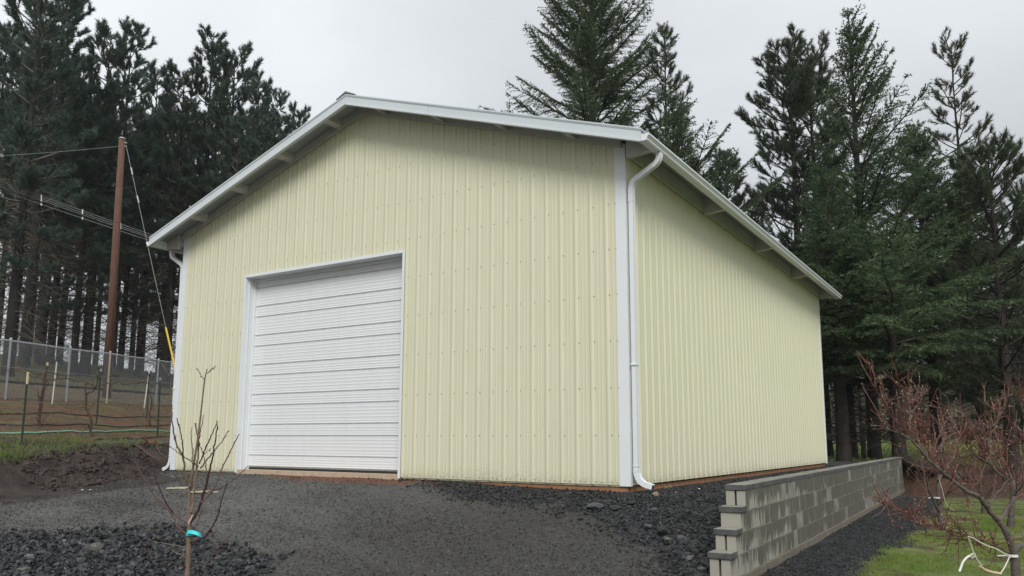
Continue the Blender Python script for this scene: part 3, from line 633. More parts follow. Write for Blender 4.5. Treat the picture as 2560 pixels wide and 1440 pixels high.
# rake fascia: four lengths with butt joints, a bright drip lip at the lower edge
def rake(xa, xb, y, sgn):
    f_ = MB(); za, zb = rooftop(xa), rooftop(xb); th = 0.022
    y0, y1 = (y, y + th) if sgn < 0 else (y - th, y)
    V = [(x, yy_, z + dz) for x, z in ((xa, za), (xb, zb)) for yy_ in (y0, y1) for dz in (0.010, -FH)]
    f_.add(V, quads=[(0, 4, 5, 1), (2, 3, 7, 6), (0, 2, 6, 4), (1, 5, 7, 3), (0, 1, 3, 2), (4, 6, 7, 5)])
    yl0, yl1 = (y - .016, y + .045) if sgn < 0 else (y - .045, y + .016)
    V = [(x, yy_, z + dz) for x, z in ((xa, za), (xb, zb)) for yy_ in (yl0, yl1) for dz in (-FH + .012, -FH - .010)]
    f_.add(V, quads=[(0, 4, 5, 1), (2, 3, 7, 6), (0, 2, 6, 4), (1, 5, 7, 3), (0, 1, 3, 2), (4, 6, 7, 5)])
    # top flange over the roof edge
    yf0, yf1 = (y - .004, y + .09) if sgn < 0 else (y - .09, y + .004)
    V = [(x, yy_, z + dz) for x, z in ((xa, za), (xb, zb)) for yy_ in (yf0, yf1) for dz in (0.030, 0.011)]
    f_.add(V, quads=[(0, 4, 5, 1), (2, 3, 7, 6), (0, 2, 6, 4), (1, 5, 7, 3), (0, 1, 3, 2), (4, 6, 7, 5)])
    return f_.build('fascia_board', M['fascia'], bld)
XE = W / 2 + SO
for sgn, y in ((-1, -OH), (1, D + OHB)):
    for a, b in ((XC + .001, XC + 1.72), (XC + 1.724, XC + XE), (XC - 2.9, XC - .001), (XC - XE, XC - 2.904)): rake(a, b, y, sgn)
# inner fly rafter, wall strip and lookouts under the front and back overhang
def slope_box(mb, xa, xb, y0, y1, top, hgt):
    V = [(x, yy_, rooftop(x) - top - dz) for x in (xa, xb) for yy_ in (y0, y1) for dz in (0, hgt)]
    mb.add(V, quads=[(0, 4, 5, 1), (2, 3, 7, 6), (0, 2, 6, 4), (1, 5, 7, 3), (0, 1, 3, 2), (4, 6, 7, 5)]); return mb
for s in (1, -1):
    xe = XC + s * (XE - .03); xi = XC + s * .002
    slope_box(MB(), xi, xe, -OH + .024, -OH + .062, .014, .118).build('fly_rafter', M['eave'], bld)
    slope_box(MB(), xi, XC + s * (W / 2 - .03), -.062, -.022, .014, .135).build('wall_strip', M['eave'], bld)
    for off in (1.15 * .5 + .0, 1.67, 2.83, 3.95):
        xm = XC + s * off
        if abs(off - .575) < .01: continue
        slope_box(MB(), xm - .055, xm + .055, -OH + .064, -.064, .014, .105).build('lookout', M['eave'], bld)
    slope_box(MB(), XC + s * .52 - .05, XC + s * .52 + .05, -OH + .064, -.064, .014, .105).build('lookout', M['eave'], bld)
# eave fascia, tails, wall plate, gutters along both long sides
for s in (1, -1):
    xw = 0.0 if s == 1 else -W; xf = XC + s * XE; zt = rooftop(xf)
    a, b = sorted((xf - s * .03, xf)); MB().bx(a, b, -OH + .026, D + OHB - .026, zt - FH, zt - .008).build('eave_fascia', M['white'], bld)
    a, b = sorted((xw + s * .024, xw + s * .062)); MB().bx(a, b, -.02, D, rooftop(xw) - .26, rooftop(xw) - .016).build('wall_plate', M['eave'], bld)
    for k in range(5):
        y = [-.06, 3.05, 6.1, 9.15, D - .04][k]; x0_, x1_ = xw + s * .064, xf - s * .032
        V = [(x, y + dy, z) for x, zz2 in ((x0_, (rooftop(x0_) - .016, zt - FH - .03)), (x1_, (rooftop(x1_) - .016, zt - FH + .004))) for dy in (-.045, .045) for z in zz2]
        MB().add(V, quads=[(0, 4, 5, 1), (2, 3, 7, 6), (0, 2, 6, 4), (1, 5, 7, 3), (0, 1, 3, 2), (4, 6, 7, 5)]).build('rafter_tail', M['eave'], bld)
    # K-style gutter with rolled lip
    gp = [(0.002, .085), (0.002, 0), (.070, 0), (.078, .012), (.078, .030), (.098, .058), (.108, .066), (.108, .088), (.098, .088), (.098, .080), (.102, .078), (.102, .070), (.092, .063), (.072, .034), (.072, .014), (.066, .006), (.008, .006), (.008, .085)]
    gt = MB(); gt.extrude([(s * u, z) for u, z in gp], (xf, -OH + .004, zt - FH + .002), (1, 0, 0), (0, 0, 1), (0, 1, 0), D + OH + OHB - .01)
    for yy_ in (-OH + .001, D + OHB - .009):
        gt.extrude([(s * u, z) for u, z in gp[:8]], (xf, yy_, zt - FH + .002), (1, 0, 0), (0, 0, 1), (0, 1, 0), .0025)
    go = gt.build('gutter', M['white'], bld)
    # downspout with crimped elbows
    yd = 0.045 if s == 1 else 0.06; ds = MB()
    def rect_sweep(mb, pts, w, dth, crimp=None):
        P = np.asarray(pts, float); T = np.gradient(P, axis=0); T /= np.linalg.norm(T, axis=1)[:, None]; Yv = np.array([0, 1.0, 0])
        sec = [(-1, -1), (-.7, -1), (0, -.86), (.7, -1), (1, -1), (1, 1), (.7, 1), (0, .86), (-.7, 1), (-1, 1)]
        V = []
        for i, (p_, t_) in enumerate(zip(P, T)):
            nn = np.cross(t_, Yv); nn /= np.linalg.norm(nn); sc_ = 1.0 if crimp is None else crimp[i]
            for a_, b_ in sec: V.append(p_ + Yv * a_ * w / 2 * sc_ + nn * b_ * dth / 2 * sc_)
        m_ = len(sec); q = [(i * m_ + j, i * m_ + (j + 1) % m_, (i + 1) * m_ + (j + 1) % m_, (i + 1) * m_ + j) for i in range(len(P) - 1) for j in range(m_)]
        mb.add(V, quads=q, ngons=[list(range(m_))[::-1], list(range((len(P) - 1) * m_, len(P) * m_))])
    xd = xw + s * .066; xg = xf + s * .040; zg = zt - FH + .004
    def arc(c0, c1, c2, n=7):
        t = np.linspace(0, 1, n)[:, None]; c0, c1, c2 = map(np.asarray, (c0, c1, c2)); return (1 - t) ** 2 * c0 + 2 * t * (1 - t) * c1 + t * t * c2
    def crimps(n, a=1.0): return [1 + (.05 if i % 2 else 0) for i in range(n)]
    p1 = arc((xg, yd, zg - .02), (xg, yd, zg - .13), (xg - s * .10, yd, zg - .17), 11); p2 = arc((xd + s * .10, yd, zg - .285), (xd, yd, zg - .325), (xd, yd, zg - .44), 11)
    top = np.r_[[[xg, yd, zg]], p1, p2]
    rect_sweep(ds, top, .080, .060, [1] + crimps(11) + crimps(11))
    dso = ds.build('downspout', M['white'], bld)
    st = MB(); rect_sweep(st, [(xd, yd, zg - .42), (xd, yd, zg - .60)], .086, .066); rect_sweep(st, [(xd, yd, zg - .59), (xd, yd, 2.05), (xd, yd, 1.0), (xd, yd, .17)], .080, .060)
    rect_sweep(st, [(xd, yd, 1.50), (xd, yd, 1.54)], .088, .068); st.bx(xd - .036, xd + .036, yd - .055, yd + .055, 1.512, 1.528)
    st.build('downspout_pipe', M['white'], dso)
    bt = MB(); p3 = arc((xd, yd, .20), (xd, yd, .03), (xd + s * .17, yd, .0), 13); rect_sweep(bt, np.r_[p3, [[xd + s * .21, yd, -.012]]], .086, .064, crimps(13) + [1.0])
    rect_sweep(bt, [(xd, yd, .235), (xd, yd, .25)], .092, .070); rect_sweep(bt, [(xd, yd, .195), (xd, yd, .20)], .094, .072)
    bto = bt.build('downspout_elbow', M['white'], dso)
    MB().box((xd + s * .2115, yd, -.0125), (.002, .066, .046), [[math.cos(.2 * s), 0, math.sin(.2 * s)], [0, 1, 0], [-math.sin(.2 * s), 0, math.cos(.2 * s)]]).build('downspout_mouth_shade', M['dark'], dso)  # black plate on the closed end stands for the shade inside the pipe
# door: jambs, header, recessed sectional leaf
JD = 0.21
jb = MB(); jb.bx(DX0 + .001, DX0 + .020, -.030, JD + .05, -.02, DZ1 - .002); jb.bx(DX0 + .020, DX0 + .050, JD - .045, JD + .05, -.02, DZ1 - .02); jb.bx(DX0 + .02, DX0 + .034, .05, .066, -.02, DZ1 - .02); jb.build('door_jamb', M['white'], bld)
jb = MB(); jb.bx(DX1 - .020, DX1 - .001, -.030, JD + .05, -.02, DZ1 - .002); jb.bx(DX1 - .050, DX1 - .020, JD - .045, JD + .05, -.02, DZ1 - .02); jb.build('door_jamb', M['white'], bld)
jb = MB(); jb.bx(DX0 + .001, DX1 - .001, -.034, JD + .05, DZ1 - .020, DZ1 - .001); jb.bx(DX0 + .001, DX1 - .001, -.036, -.026, DZ1 - .022, DZ1 + .030); jb.bx(DX0 + .02, DX1 - .02, JD - .04, JD + .05, DZ1 - .07, DZ1 - .02); jb.build('door_header', M['white'], bld)
for xx, wdt in ((DX0, -.026), (DX1, .026)):
    a, b = sorted((xx, xx + wdt)); MB().bx(a, b, -.033, -.022, -.012, DZ1 + .030).build('door_casing', M['white'], bld)
door = bpy.data.objects.new('garage_door', None); COL.objects.link(door); door.parent = bld
SEC_H = 0.535; zb = 0.075
def section_profile(h):
    """outline of one ribbed section, bottom to top: plain skirt, groove, narrow ribbed field, groove, wide ribbed field"""
    def field(z0, z1, n):
        p = []; 
        for i in range(n):
            a = z0 + (z1 - z0) * (i + .28) / n; p += [(a - .011, 0), (a - .006, -.0022), (a + .006, -.0022), (a + .011, 0)]
        return p
    g1, g2 = 0.012, 0.35 * h + .004
    P = [(0, .020), (.012, .020), (.026, -.005)]
    P += [(.042, -.001)] + field(.050, g2 - .012, 3) + [(g2 - .006, 0), (g2 - .003, .022), (g2 + .016, .022), (g2 + .032, -.005)]
    P += [(g2 + .046, -.001)] + field(g2 + .058, h - .012, 5) + [(h - .008, 0), (h - .004, 0), (h - .001, .020)]
    return P
k = 0
while zb < DZ1 - .03:
    h = min(SEC_H, DZ1 - .021 - zb); P = [p_ for p_ in section_profile(SEC_H) if p_[0] <= h]
    V = [(x, JD + y, zb + z) for z, y in P for x in (DX0 + .034, DX1 - .034)]
    V += [(x, JD + .045, zb + z) for z in (P[0][0], P[-1][0]) for x in (DX0 + .034, DX1 - .034)]
    n = len(P); q = [(2 * i, 2 * i + 1, 2 * i + 3, 2 * i + 2) for i in range(n - 1)]
    q += [(2 * n, 2 * n + 2, 2 * n + 3, 2 * n + 1), (0, 2 * n, 2 * n + 1, 1), (2 * n - 2, 2 * n - 1, 2 * n + 3, 2 * n + 2)]
    ng = [[2 * i for i in range(n)] + [2 * n + 2, 2 * n], [2 * i + 1 for i in range(n)][::-1] + [2 * n + 1, 2 * n + 3]]
    MB().add(V, quads=q, ngons=ng).build('door_panel', M['door'], door); zb += SEC_H; k += 1
MB().bx(DX0 + .034, DX1 - .034, JD + .004, JD + .04, .040, .074).build('door_seal', M['dark'], door)
MB().bx(DX0 + .0, DX1 - .0, -.02, JD + .25, -.12, .036).build('door_sill', M['sill'], bld)
MB().bx(DX0 - .1, DX1 + .1, JD + .06, JD + .10, -.1, DZ1 + .1).build('door_backing', M['dark'], bld)

# ------------------------------------------------------------------ stepped block wall
wall = thing('retaining_wall', 'long low grey concrete block retaining wall with stepped end and flat caps', 'wall')
wrot = np.array([[math.cos(-WTH), -math.sin(-WTH), 0], [math.sin(-WTH), math.cos(-WTH), 0], [0, 0, 1]])
def wp(sx, sy, z):   # sy along the wall from its top near end, sx across to the left
    return np.array([WX0 - math.cos(WTH) * sx + math.sin(WTH) * sy, WY0 + math.sin(WTH) * sx + math.cos(WTH) * sy, z])
def bevel_box(w, l, h, b=0.004):
    mbx = MB(); lv = [(-h / 2, -b), (-h / 2 + b, 0), (h / 2 - b, 0), (h / 2, -b)]; V = []
    for z, e_ in lv:
        for sx, sy in ((-1, -1), (1, -1), (1, 1), (-1, 1)): V.append((sx * (w / 2 + e_), sy * (l / 2 + e_), z))
    q = [(i * 4 + j, i * 4 + (j + 1) % 4, (i + 1) * 4 + (j + 1) % 4, (i + 1) * 4 + j) for i in range(3) for j in range(4)] + [(3, 2, 1, 0), (12, 13, 14, 15)]
    mbx.add(V, quads=q); return mbx
BL = 0.4; BWD = 0.2
bm_full = bevel_box(BWD, BL - .008, BH - .009, .0025).mesh('concrete_block'); bm_full.materials.append(M['block'])
bm_half = bevel_box(BWD, BL / 2 - .008, BH - .009, .0025).mesh('half_block'); bm_half.materials.append(M['block'])
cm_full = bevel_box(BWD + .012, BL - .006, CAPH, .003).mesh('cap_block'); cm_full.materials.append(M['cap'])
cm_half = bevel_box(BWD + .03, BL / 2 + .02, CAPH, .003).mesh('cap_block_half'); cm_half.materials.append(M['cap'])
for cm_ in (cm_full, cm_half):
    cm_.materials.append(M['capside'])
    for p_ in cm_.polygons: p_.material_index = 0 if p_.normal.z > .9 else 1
# end blocks show the open groove of a split sash block
def end_block(l):
    e = MB(); w = BWD; h = BH - .009; g = .011
    prof = [(-w / 2, -l / 2), (-g, -l / 2), (-g, -l / 2 + .05), (g, -l / 2 + .05), (g, -l / 2), (w / 2, -l / 2), (w / 2, l / 2), (-w / 2, l / 2)]
    e.extrude(prof, (0, 0, -h / 2), (1, 0, 0), (0, 1, 0), (0, 0, 1), h); return e
em_full = end_block(BL - .008).mesh('end_block'); em_full.materials.append(M['block'])
def put(name, me, sx, sy, z):
    o = bpy.data.objects.new(name, me); COL.objects.link(o); o.parent = wall
    o.location = wp(sx, sy, z) + rng.normal(0, .0012, 3); o.rotation_euler = (0, 0, -WTH + rng.normal(0, .002)); return o
for c in range(4):                                           # c = 0 is the top course
    z = WT - CAPH - (c + .5) * BH; s0 = -0.205 * c; first = True
    s = s0
    while s < WLEN - .05:
        l = min(BL, WLEN - s)
        if l < .3: put('concrete_block', bm_half, BWD / 2, s + BL / 4, z); s += BL / 2; continue
        put('concrete_block', em_full if (first and c != 1) else bm_full, BWD / 2, s + BL / 2, z); first = False; s += BL
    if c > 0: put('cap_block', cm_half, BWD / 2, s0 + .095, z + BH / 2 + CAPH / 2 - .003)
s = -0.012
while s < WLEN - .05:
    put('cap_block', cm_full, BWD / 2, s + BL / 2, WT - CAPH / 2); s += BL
# mortar core, set back behind the block faces
mc = MB()
for c in range(4):
    a = wp(.006, -0.205 * c + .06, 0); 
    s0 = -0.205 * c + .06; ln = WLEN - s0 - .03
    mc.box(wp(BWD / 2, s0 + ln / 2, WT - CAPH - (c + .5) * BH - .002), (BWD - .003, ln, BH - .002), wrot)
mc.build('mortar', M['mortar'], wall)
MB().box(wp(BWD / 2, WLEN / 2 - .2, WBOT - .17), (BWD + .05, WLEN + .9, .34), wrot).build('footing', M['footing'], wall)

# ------------------------------------------------------------------ conifers
def nrmz(v): return v / (np.linalg.norm(v, axis=-1, keepdims=True) + 1e-12)
def needles(mb, P, Dr, n, length, width, spread, r):
    """n flat needles fanning from every point P around its direction Dr; spread 0 = along, 1 = straight out"""
    P = np.repeat(P, n, 0); Dr = nrmz(np.repeat(Dr, n, 0)); k = len(P)
    rv = nrmz(r.normal(size=(k, 3))); side = nrmz(np.cross(Dr, rv)); d = nrmz(Dr * (1 - spread) + side * spread * r.uniform(.5, 1.2, (k, 1)))
    w = nrmz(np.cross(d, nrmz(r.normal(size=(k, 3))))); L_ = length * r.uniform(.65, 1.2, (k, 1)); w = w * width * .5 * r.uniform(.7, 1.2, (k, 1))
    V = np.stack([P - w, P + w, P + d * L_], 1).reshape(-1, 3); T = np.arange(3 * k).reshape(-1, 3); mb.add(V, tris=T)
def curve_pts(p0, d0, L, n, lift, r, wob=.05):
    """polyline that starts along d0 and bends by lift (positive = upwards)"""
    t = np.linspace(0, 1, n); d = d0[None] + np.outer(t, [0, 0, lift]); d = d + r.normal(0, wob, (n, 3)).cumsum(0) * .5; d = nrmz(d)
    st = d * (L / (n - 1)); return p0 + np.r_[[[0, 0, 0]], st[:-1].cumsum(0)]
def interp_path(P, s):
    """points and directions at fractions s along polyline P"""
    n = len(P) - 1; x = np.clip(s * n, 0, n - 1e-6); i = x.astype(int); f = (x - i)[:, None]
    return P[i] * (1 - f) + P[i + 1] * f, nrmz(P[i + 1] - P[i])
def trunk_path(H, r, lean=0.02):
    n = 14; z = np.linspace(-.6, H, n); x = r.normal(0, lean, n).cumsum() * .35 * H / 15; y = r.normal(0, lean, n).cumsum() * .35 * H / 15
    x -= np.interp(0, z, x); y -= np.interp(0, z, y); return np.stack([x, y, z], -1)
def trunk_rad(z, H, r0): 
    return np.where(z < .5, r0 * (1 + .35 * np.clip((.5 - z) / .9, 0, 1)), r0 * np.clip(1 - (z - .5) / (H - .5), 0, 1) ** .85 + .008)

def fir_tree(H, r0, base, wide, seed, dens=1.0, droop=-.35, steep=.25, asym=0.0, gap=.42, top_thin=1.0, dead=True):
    """Douglas-fir like: whorled limbs carrying flat sprays"""
    r = np.random.default_rng(seed); tp = trunk_path(H, r); tr = MB(); tr.tube(tp, trunk_rad(tp[:, 2], H, r0), 9); br = MB(); cr = MB()
    z = base; SP = []; SD = []
    while z < H - .15:
        f = (z - base) / (H - base); nb = int(r.integers(4, 7)) if f < .92 else 4
        prof = min(1.0, .55 + f * 2.2) * (1 - f) ** .72 if f < .25 else (1 - f) ** .8 * 1.12
        a0 = r.uniform(0, 6.28)
        for b in range(nb):
            if r.random() > dens: continue
            az = a0 + b * 6.283 / nb + r.normal(0, .25); L = max(.18, wide * prof * r.uniform(.72, 1.18) * (1 + asym * math.cos(az)))
            el = steep + f * .75 + r.normal(0, .1); d0 = np.array([math.cos(az) * math.cos(el), math.sin(az) * math.cos(el), math.sin(el)])
            c = interp_path(tp, np.array([(z + .6 + r.normal(0, .08)) / (H + .6)]))[0][0]
            n = max(4, int(L / .28)); P = curve_pts(c, d0, L, n, droop * (1 - f) + .25 * f, r, .06)
            br.tube(P, np.linspace(.012 + .011 * L, .006, n), 4, cap=False)
            ns = max(3, int(L / .072 * top_thin)); s = np.sort(r.uniform(.14, 1.0, ns)); q, dd = interp_path(P, s)
            for i in range(ns):
                rem = (1 - s[i]) * L; ls = min(.75, .14 + .42 * rem) * r.uniform(.6, 1.15)
                side = nrmz(np.cross(dd[i], [0, 0, 1.0])) * (1 if i % 2 else -1)
                e = nrmz(dd[i] * .75 + side * .85 + np.array([0, 0, r.normal(-.16, .14)])); m_ = max(2, int(ls / .065))
                tt = np.linspace(.05, 1, m_)[:, None]; Q = q[i] + e * ls * tt + np.array([0, 0, -.16 * (1 - f)]) * (tt ** 2) * ls
                SP.append(Q); SD.append(np.repeat(e[None], m_, 0))
                br.add(np.array([q[i] - [0, 0, .004], q[i] + [0, 0, .004], Q[-1]]), tris=[(0, 1, 2)])
            SP.append(q); SD.append(dd)
        z += gap * r.uniform(.7, 1.25) * (1.0 if f < .8 else .6)
    SP = np.concatenate(SP); SD = np.concatenate(SD)
    needles(cr, SP, SD, 3, .11, .040, .52, r)
    zt = H - np.linspace(.02, .5, 8)[:, None]; needles(cr, np.c_[np.repeat(tp[-1:, :2], 8, 0), zt], np.repeat([[0, 0, 1.0]], 8, 0), 5, .07, .02, .5, r)
    if dead: dead_limbs(br, tp, H, .6, base, 46, r)
    return tr, br, cr
def dead_limbs(mb, tp, H, z0, z1, n, r, L0=1.3):
    for i in range(n):
        z = r.uniform(z0, z1); az = r.uniform(0, 6.28); el = r.normal(-.05, .25); L = L0 * r.uniform(.3, 1.2)
        c = interp_path(tp, np.array([(z + .6) / (H + .6)]))[0][0]; d0 = np.array([math.cos(az) * math.cos(el), math.sin(az) * math.cos(el), math.sin(el)])
        P = curve_pts(c, d0, L, 6, r.normal(-.3, .3), r, .16); mb.tube(P, np.linspace(.018, .005, 6), 3, cap=False)
        for k in range(int(r.integers(2, 6))):
            q, dd = interp_path(P, np.array([r.uniform(.25, .95)])); e = nrmz(dd[0] + r.normal(0, .6, 3)); Q = curve_pts(q[0], e, L * r.uniform(.2, .45), 4, r.normal(-.2, .3), r, .15)
            mb.tube(Q, np.linspace(.009, .003, 4), 3, cap=False)
def pine_tree(H, r0, base, wide, seed, dens=1.0, gap=.62, tuft=.20, tw=.026, nt_=18, curl=.75, sub=5, prof_pow=.6, low_dead=True, deadn=60, asym=0.0):
    """long-needled pine: limbs sweep up and end in brushes of needles"""
    r = np.random.default_rng(seed); tp = trunk_path(H, r, .03); tr = MB(); tr.tube(tp, trunk_rad(tp[:, 2], H, r0), 9); br = MB(); cr = MB(); z = base; TP = []; TDr = []
    def brush(P, frac):
        n = max(2, int(len(P) * 2.2)); s = np.linspace(1 - frac, 1.0, n); q, d = interp_path(P, s); TP.append(q); TDr.append(d)
    while z < H - .1:
        f = (z - base) / (H - base); nb = int(r.integers(3, 6)); a0 = r.uniform(0, 6.28)
        prof = min(1, .6 + 2.0 * f) * (1 - f * .93) ** prof_pow
        for b in range(nb):
            if r.random() > dens: continue
            az = a0 + b * 6.283 / nb + r.normal(0, .3); L = max(.3, wide * prof * r.uniform(.6, 1.2) * (1 + asym * math.cos(az)))
            el = .05 + f * .7 + r.normal(0, .16); d0 = np.array([math.cos(az) * math.cos(el), math.sin(az) * math.cos(el), math.sin(el)])
            c = interp_path(tp, np.array([(z + .6 + r.normal(0, .1)) / (H + .6)]))[0][0]; n = max(5, int(L / .3)); P = curve_pts(c, d0, L, n, curl * .7, r, .09)
            br.tube(P, np.linspace(.012 + .012 * L, .008, n), 4, cap=False); brush(P, min(.5, .38 / L + .1))
            ns = max(2, int(sub * L))
            for k in range(ns):
                s = np.array([r.uniform(.3, .97)]); q, dd = interp_path(P, s); side = nrmz(np.cross(dd[0], [0, 0, 1.0])) * (1 if k % 2 else -1)
                e = nrmz(dd[0] * .7 + side * r.uniform(.4, 1.0) + np.array([0, 0, r.normal(.12, .28)])); l = min(1.0, (.22 + .38 * (1 - s[0]) * L)) * r.uniform(.7, 1.25)
                Q = curve_pts(q[0], e, l, 5, curl, r, .10); br.tube(Q, np.linspace(.010, .005, 5), 3, cap=False); brush(Q, min(.85, .34 / l))
        z += gap * r.uniform(.7, 1.3) * (1 if f < .75 else .7)
    TP.append(np.c_[np.repeat(tp[-1:, :2], 4, 0), H - np.linspace(0, .3, 4)]); TDr.append(np.repeat([[0, 0, 1.0]], 4, 0))
    TP = np.concatenate(TP); TDr = np.concatenate(TDr); needles(cr, TP, TDr, nt_ // 3, tuft, tw, .46, r)
    if low_dead: dead_limbs(br, tp, H, .8, base + (H - base) * .35, deadn, r, 2.1)
    return tr, br, cr
def plant(parts, name, label, cat, pos, rz, bark, leaf, group=None, scale=(1, 1, 1), twig=None):
    t = thing(name, label, cat, pos, rz, group); t.scale = scale
    parts[0].build('trunk', M[bark], t, smooth=True); parts[1].build('branches', M[twig or bark], t, smooth=True); parts[2].build('crown', M[leaf], t)
    return t
def tree_at(px, d):
    P = dep(px, 1000, d); return np.array([P[0], P[1], float(height(P[0], P[1])) - .05])
def top_z(py, px, d): return dep(px, py, d)[2]

# --- right-hand group
def axis_height(pos, py):
    k = CY0 - py; D0 = np.array([pos[0], pos[1], 0.0]) - CAM
    return (FPX * (D0 @ CU) - k * (D0 @ CF)) / (k * CF[2] - FPX * CU[2]) - pos[2]
def right_tree(maker, px, d, py_top, name, label, bark, leaf, rz=0.0, **kw):
    pos = tree_at(px, d); H = axis_height(pos, py_top); return plant(maker(H, **kw), name, label, 'tree', pos, rz, bark, leaf)
right_tree(fir_tree, 2178, 25.5, 22, 'fir_tree', 'tall dark fir with a thin spire top, highest tree right of the building', 'bark', 'fir', rz=.56, r0=.20, base=2.7, wide=4.3, seed=11, droop=-.12, steep=.36, asym=.30, gap=.42, top_thin=.8, dens=.88)
right_tree(pine_tree, 2012, 30.0, 150, 'pine_tree', 'bushy pine with rounded top, nearest the roof on the right', 'bark', 'pine', r0=.20, base=3.2, wide=3.7, seed=12, prof_pow=.42, gap=.52, sub=8, tuft=.19, tw=.020)
right_tree(pine_tree, 2062, 31.5, 138, 'pine_tree', 'bushy pine close beside the spire topped fir', 'bark', 'pine', r0=.21, base=3.0, wide=3.4, seed=13, prof_pow=.42, gap=.52, sub=8, tuft=.19, tw=.020)
right_tree(pine_tree, 2448, 30.0, 120, 'pine_tree', 'sparse yellowish pine with open curled limbs at far right', 'bark', 'yellowpine', r0=.13, base=5.0, wide=2.5, seed=14, gap=.7, sub=5, tuft=.18, tw=.020, curl=1.1, dens=.8, prof_pow=.5)
right_tree(pine_tree, 2520, 25.0, 420, 'pine_tree', 'broad dense pine at the right edge of the picture', 'bark', 'pine', r0=.20, base=2.2, wide=3.2, seed=15, gap=.46, sub=8, tuft=.19, tw=.020, prof_pow=.4)
right_tree(fir_tree, 2335, 28.0, 310, 'fir_tree', 'shorter fir with drooping limbs behind the red twigged fruit tree', 'bark', 'fir', rz=.4, r0=.19, base=2.7, wide=4.2, seed=16, droop=-.55, gap=.36)
right_tree(fir_tree, 2240, 22.5, 560, 'fir_tree', 'low spreading fir just beyond the end of the block wall', 'bark', 'fir', rz=1.4, r0=.19, base=2.7, wide=3.7, seed=17, droop=-.6, gap=.34)
right_tree(fir_tree, 2102, 23.5, 430, 'fir_tree', 'dark fir standing right behind the rear corner of the building', 'bark', 'fir', rz=4.0, r0=.20, base=2.7, wide=3.2, seed=18, droop=-.5, gap=.36)
right_tree(fir_tree, 2450, 34.0, 430, 'fir_tree', 'dark fir behind the sparse yellowish pine', 'bark', 'fir', rz=5.0, r0=.20, base=2.7, wide=4.2, seed=19, droop=-.5, gap=.38)
right_tree(pine_tree, 1838, 38.0, 395, 'pine_tree', 'small distant pine showing over the side eave', 'bark', 'pine', r0=.18, base=4.0, wide=2.9, seed=20, gap=.5, sub=7, tuft=.2, tw=.022)
right_tree(fir_tree, 2125, 27.5, 640, 'fir_tree', 'slim fir between the rear corner of the building and the rail fence post', 'bark', 'fir', rz=3.0, r0=.15, base=2.7, wide=3.0, seed=21, droop=-.5, gap=.40)
right_tree(fir_tree, 2560, 30.0, 600, 'fir_tree', 'dark fir cut by the right edge behind the dense pine', 'bark', 'fir', rz=2.0, r0=.2, base=1.0, wide=4.0, seed=22, droop=-.5, gap=.38)
# trees rising behind the roof
right_tree(fir_tree, 1490, 33.0, -330, 'fir_tree', 'very tall broad fir rising behind the roof', 'bark', 'fir', rz=1.2, r0=.30, base=5.5, wide=6.0, seed=23, droop=-.2, steep=.36, gap=.42, top_thin=1.2)
right_tree(pine_tree, 1686, 31.0, 82, 'pine_tree', 'slender open pine behind the right end of the roof', 'bark', 'pine', r0=.15, base=4.0, wide=2.7, seed=24, gap=.56, sub=7, tuft=.18, tw=.018, dens=.85)
right_tree(fir_tree, 1700, 27.0, 250, 'fir_tree', 'lower fir with long rising limbs above the gutter', 'bark', 'fir', rz=.0, r0=.16, base=4.0, wide=4.4, seed=25, droop=.1, steep=.45, gap=.6, asym=.3, dens=.8)
right_tree(fir_tree, 1270, 42.0, 252, 'fir_tree', 'distant fir top just showing over the roof edge', 'bark', 'fir', r0=.18, base=5.0, wide=2.2, seed=26, gap=.5)

# --- grove on the bank to the left: a few built trees, the rest copies of them
protos = []
for i, (H, r0, base, wide, seed) in enumerate(((15.5, .22, 6.2, 2.5, 41), (15.0, .19, 5.0, 2.3, 42), (13.5, .16, 5.4, 1.9, 43), (15.0, .20, 3.6, 2.9, 44))):
    protos.append((H, pine_tree(H, r0, base, wide, seed, gap=.56, sub=8, tuft=.21, tw=.030, nt_=15, deadn=120, prof_pow=.42, dens=.85)))
GROVE = [ # photo x, distance, photo y of the top, prototype, label
    (12, 33, -120, 3, 'thick grey trunked pine at the left edge of the picture'), (52, 38, -60, 0, 'tall pine second from the left edge'),
    (92, 41, 20, 1, 'tall pine third from the left edge'), (140, 44, 150, 2, 'thin pine left of the double topped pine'),
    (205, 40, 95, 0, 'double topped pine left of the wooden pole, left stem'), (262, 42, 98, 1, 'pine rising straight behind the wooden pole'),
    (340, 46, 178, 2, 'narrow pine top just right of the wooden pole'), (408, 43, 185, 0, 'pine with low pointed top above the guy wire'),
    (478, 44, 112, 1, 'tallest pine between the wooden pole and the roof'), (540, 43, 136, 3, 'second tallest pine between the wooden pole and the roof'),
    (608, 46, 205, 2, 'pine with thin yellowish top above the roof slope'), (655, 48, 262, 1, 'short pine low over the roof slope'),
    (716, 52, 280, 2, 'small round headed pine last before the ridge')]
placed = {}
for px, d, pyt, k, lab in GROVE:
    pos = tree_at(px, d); H = axis_height(pos, pyt); sc = H / protos[k][0]; rz = rng.uniform(0, 6.28)
    if k not in placed:
        placed[k] = plant(protos[k][1], 'grove_pine', lab, 'tree', pos, rz, 'barkfar', 'pinefar', 'pines of the grove on the bank', (min(sc, 1.15),) * 2 + (sc,), twig='twig')
    else: copy_thing(placed[k], pos, rz, (min(sc, 1.15),) * 2 + (sc,), lab, 'pines of the grove on the bank')
